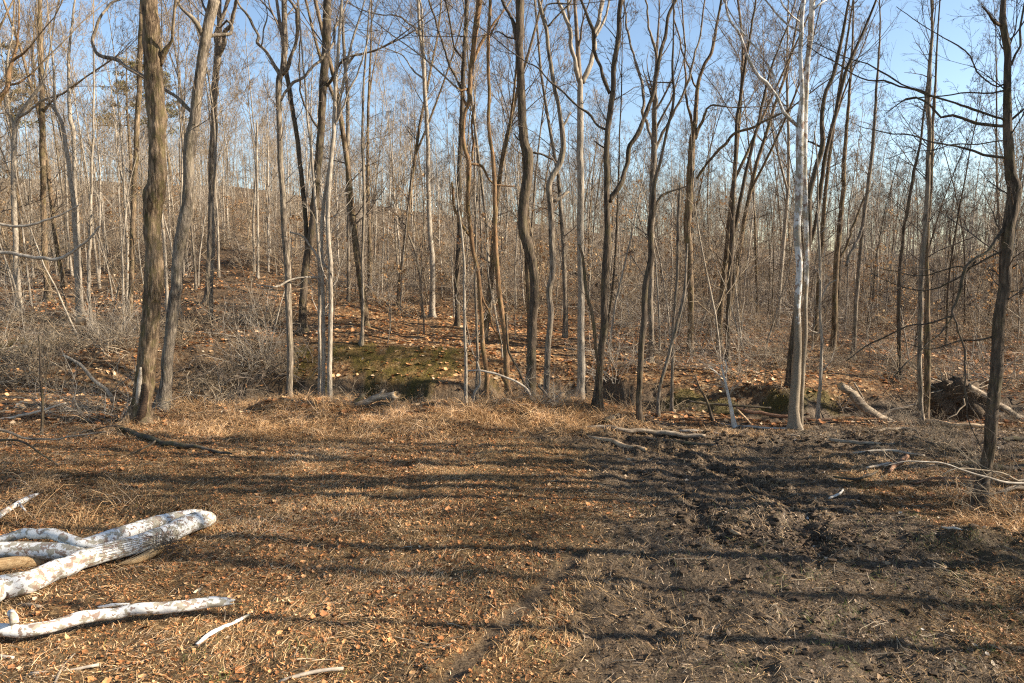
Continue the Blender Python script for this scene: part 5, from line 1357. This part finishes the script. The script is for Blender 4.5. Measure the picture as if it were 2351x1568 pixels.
def blades(x, y, L, w, lay, mat, name, label, seg=3, dirn=None, rnd=None, arch=1.0):
    n = len(x)
    az = rng.uniform(0, 2 * pi, n) if dirn is None else dirn + rng.normal(0, .8, n)
    S = np.stack([x, y, terrain(x, y) - .004], 1)
    el = rng.uniform(lay[0], lay[1], n)
    D_ = np.stack([np.cos(az) * np.cos(el), np.sin(az) * np.cos(el), np.sin(el)], 1)
    P = np.zeros((n, seg + 1, 3)); P[:, 0] = S; d = D_
    for i in range(seg):
        P[:, i + 1] = P[:, i] + d * (L / seg)[:, None]
        d = d + rng.normal(0, .18, (n, 3)); d[:, 2] -= arch * (.5 + .5 * np.sin(el)) * .9 / seg; d = unit(d)
    P[:, 1:, 2] = np.maximum(P[:, 1:, 2], terrain(P[:, 1:, 0], P[:, 1:, 1], True) + .006 + rng.uniform(0, .012, (n, seg)))
    side = unit(np.cross(D_, np.array([0, 0, 1.0])) + rng.normal(0, .4, (n, 3)))
    W = w[:, None, None] * np.linspace(1, .25, seg + 1)[None, :, None] * .5
    V = np.stack([P - side[:, None] * W, P + side[:, None] * W], 2).reshape(-1, 3)
    b_ = (np.arange(n) * (seg + 1) * 2)[:, None] + (np.arange(seg) * 2)[None]
    Q = np.stack([b_, b_ + 1, b_ + 3, b_ + 2], -1).reshape(-1, 4)
    r = rng.random(n) if rnd is None else rnd
    me = make_mesh(name, V, Q, None, [M[mat]], False, {"rnd": np.repeat(r, (seg + 1) * 2)})
    return link(name, me, kind="stuff", label=label)

x, y = scat_ground(330000, 4.6, 16.5, .78, lambda x, y: (.1 + .9 * sstep(.08, .2, seg_dist(x, y, RUT_A))) * (1 - .72 * mud_shade_mask(x, y)) * (.35 + .8 * np.clip(.5 + fbm2(x * .9, y * .9, 3, 19), 0, 1)))
n = len(x); pat = fbm2(x * .5, y * .5, 3, 23)
blades(x, y, np.minimum(rng.gamma(2.2, .035, n) + .02, .24), rng.uniform(.003, .008, n), (0, .7), 'straw', "dead_grass", "flattened straw coloured dead grass over the clearing", 2, dirn=pi * fbm2(x * .7, y * .7, 2, 66), rnd=np.clip(rng.beta(2, 2, n) + .25 * pat, 0, 1))
x, y = scat_ground(330000, 4.6, 17.5, .78, lambda x, y: (.1 + .9 * sstep(.08, .2, seg_dist(x, y, RUT_A))) * (1 - .35 * mud_shade_mask(x, y)) * (.3 + .8 * np.clip(.5 + fbm2(x * 1.2, y * 1.2, 3, 29), 0, 1)))
n = len(x); mm = mud_shade_mask(x, y) > rng.uniform(.1, .6, n)
for sel, mt, nm, lb in ((~mm, 'leaf', "leaf_fragment_litter", "crumbled scraps of brown leaf over the clearing"), (mm, 'leaf_pale', "muddy_leaf_fragment_litter", "muddy scraps of leaf pressed into the mud")):
    k_ = int(sel.sum())
    blades(x[sel], y[sel], np.minimum(rng.gamma(2.6, .010, k_) + .01, .07), rng.uniform(.006, .021, k_), (0, .8), mt, nm, lb, 1, rnd=np.clip(rng.beta(1.4, 1.7, k_) + (-.1 if mt == 'leaf_pale' else 0), 0, 1))
# tufts on the lip and round the trees
cx_, cy_ = [], []
tx = rng.uniform(-10.2, 3.6, 430); ty = creek_y(tx) - rng.uniform(1.7, 5.4, 430)
k = rng.random(430) * 1.2 - .2 * fbm2(tx * .8, ty * .8, 2, 3) < (1 - sstep(2, 4.5, tx)) * sstep(-10.5, -8, tx)
tx, ty = tx[k], ty[k]
ex = np.concatenate([[4.6, 5.2, 5.6, 3.3, 2.7, 2.2, 7.6, 8.0, 7.3, 8.2], rng.uniform(-1.2, 2.1, 90), rng.uniform(6.9, 8.4, 14), rng.uniform(-9, -6.5, 16)]); ey = np.concatenate([[15.7, 15.9, 15.5, 16.2, 16.4, 16.3, 11.2, 10.7, 10.8, 10.4], rng.uniform(16.0, 17.9, 90), rng.uniform(9.2, 11.6, 14), rng.uniform(9.8, 12.4, 16)])
tx = np.concatenate([tx, ex]); ty = np.concatenate([ty, ey])
per = 85
hgt = rng.gamma(4, .075, len(tx)) + .08
x = np.repeat(tx, per) + np.repeat(rng.uniform(.05, .2, len(tx)), per) * rng.normal(0, 1, len(tx) * per); y = np.repeat(ty, per) + .13 * rng.normal(0, 1, len(tx) * per)
blades(x, y, np.repeat(hgt, per) * rng.uniform(.5, 1.2, len(x)), rng.uniform(.005, .012, len(x)), (.05, 1.25), 'lipgrass', "dry_grass_tuft", "tawny arching grass tufts along the creek lip", 4, rnd=np.clip(rng.beta(2, 2, len(x)) + np.repeat(rng.normal(0, .15, len(tx)), per), 0, 1), arch=2.1)
# green blades
gx, gy = [], []
for (X, Y) in ((1735, 1262), (1870, 1330), (2020, 1330), (2100, 1190), (2240, 1235), (1960, 1410), (1980, 1120), (1900, 1490), (2200, 1330), (2290, 1400), (1890, 1430), (2150, 1260), (1240, 1500), (800, 1540), (500, 1560), (2130, 1235), (1700, 1530), (2260, 1500), (450, 1500), (1780, 1330), (1950, 1530), (2110, 1470), (700, 1500)):
    p = on_ground(X, Y); m_ = 30
    gx.append(rng.normal(p[0], .09, m_)); gy.append(rng.normal(p[1], .09, m_))
x, y = np.concatenate(gx), np.concatenate(gy)
x2, y2 = scat_ground(5000, 4.8, 11, .75, lambda x, y: .5 * sstep(0, 5, x) + .06); x = np.concatenate([x, x2]); y = np.concatenate([y, y2])
blades(x, y, rng.uniform(.05, .16, len(x)), rng.uniform(.003, .007, len(x)), (.2, 1.2), 'green', "green_grass", "sparse green grass blades in the trodden clearing", 2)
# moss
x, y = scat_ground(60000, 14, 30, .8, lambda x, y: mossmask(x, y))
blades(x, y, rng.uniform(.03, .11, len(x)), rng.uniform(.012, .03, len(x)), (.5, 1.5), 'moss', "moss", "dark green moss on the creek banks", 1)

# twigs lying about the clearing
n = 1500
x, y = scat_ground(n, 4.8, 19, .78); n = len(x)
az = rng.uniform(0, 2 * pi, n)
S = np.stack([x, y, terrain(x, y) + .03], 1)
P, R = grow(S, np.stack([np.cos(az), np.sin(az), np.zeros(n)], 1), rng.uniform(.1, .5, n), rng.uniform(.002, .006, n), 4, .18, 0, .5)
P[:, :, 2] = terrain(P[:, :, 0], P[:, :, 1]) + .02
b = Bag(); b.tube(P, R, 4); link("ground_twig_litter", b.mesh("ground_twig_litter", [M['brush']]), kind="stuff", label="small dead twigs strewn over the ground")

# clods of churned mud
n = 2600
ax = []
for pts_, cnt, off in ((RUT_B, 700, .34), (RUT_C, 500, .4), (RUT_D, 300, .3), ([(3.0, 9.9), (3.9, 9.6), (4.6, 9.4)], 350, .1), ([(4.2, 9.8), (5.0, 9.3)], 200, .1), ([(1.6, 15.8), (9, 15.3)], 500, .3)):
    p = np.array(pts_, float); L = np.concatenate([[0], np.cumsum(np.hypot(*np.diff(p, axis=0).T))]); t_ = rng.uniform(0, L[-1], cnt)
    px = np.interp(t_, L, p[:, 0]); py = np.interp(t_, L, p[:, 1]); ax.append(np.stack([px + rng.choice([-1, 1], cnt) * rng.normal(off, .16, cnt), py + rng.normal(0, .22, cnt)], 1))
x, y = scat_ground(2600, 5, 16, .75, lambda x, y: mud_shade_mask(x, y)); ax.append(np.stack([x, y], 1))
C = np.concatenate(ax); n = len(C)
ico = np.array([(0, 0, 1), (.894, 0, .447), (.276, .851, .447), (-.724, .526, .447), (-.724, -.526, .447), (.276, -.851, .447), (.724, .526, -.447), (-.276, .851, -.447), (-.894, 0, -.447), (-.276, -.851, -.447), (.724, -.526, -.447), (0, 0, -1)])
icf = np.array([(0, 1, 2), (0, 2, 3), (0, 3, 4), (0, 4, 5), (0, 5, 1), (1, 6, 2), (2, 7, 3), (3, 8, 4), (4, 9, 5), (5, 10, 1), (6, 7, 2), (7, 8, 3), (8, 9, 4), (9, 10, 5), (10, 6, 1), (11, 7, 6), (11, 8, 7), (11, 9, 8), (11, 10, 9), (11, 6, 10)])
s = np.minimum(rng.gamma(1.6, .010, n), .045)[:, None, None] + .006
V = ico[None] * s * rng.uniform(.5, 1.5, (n, 12, 1)) * np.array([1.2, 1.1, .75]) + np.stack([C[:, 0], C[:, 1], terrain(C[:, 0], C[:, 1]) + .008], 1)[:, None]
T = (icf[None] + (np.arange(n) * 12)[:, None, None]).reshape(-1, 3)
link("mud_clod", make_mesh("mud_clod", V.reshape(-1, 3), None, T, [M['clod']], False, {"rnd": np.repeat(rng.random(n), 12)}), kind="stuff", label="crumbly dark clods of churned mud along the ruts")
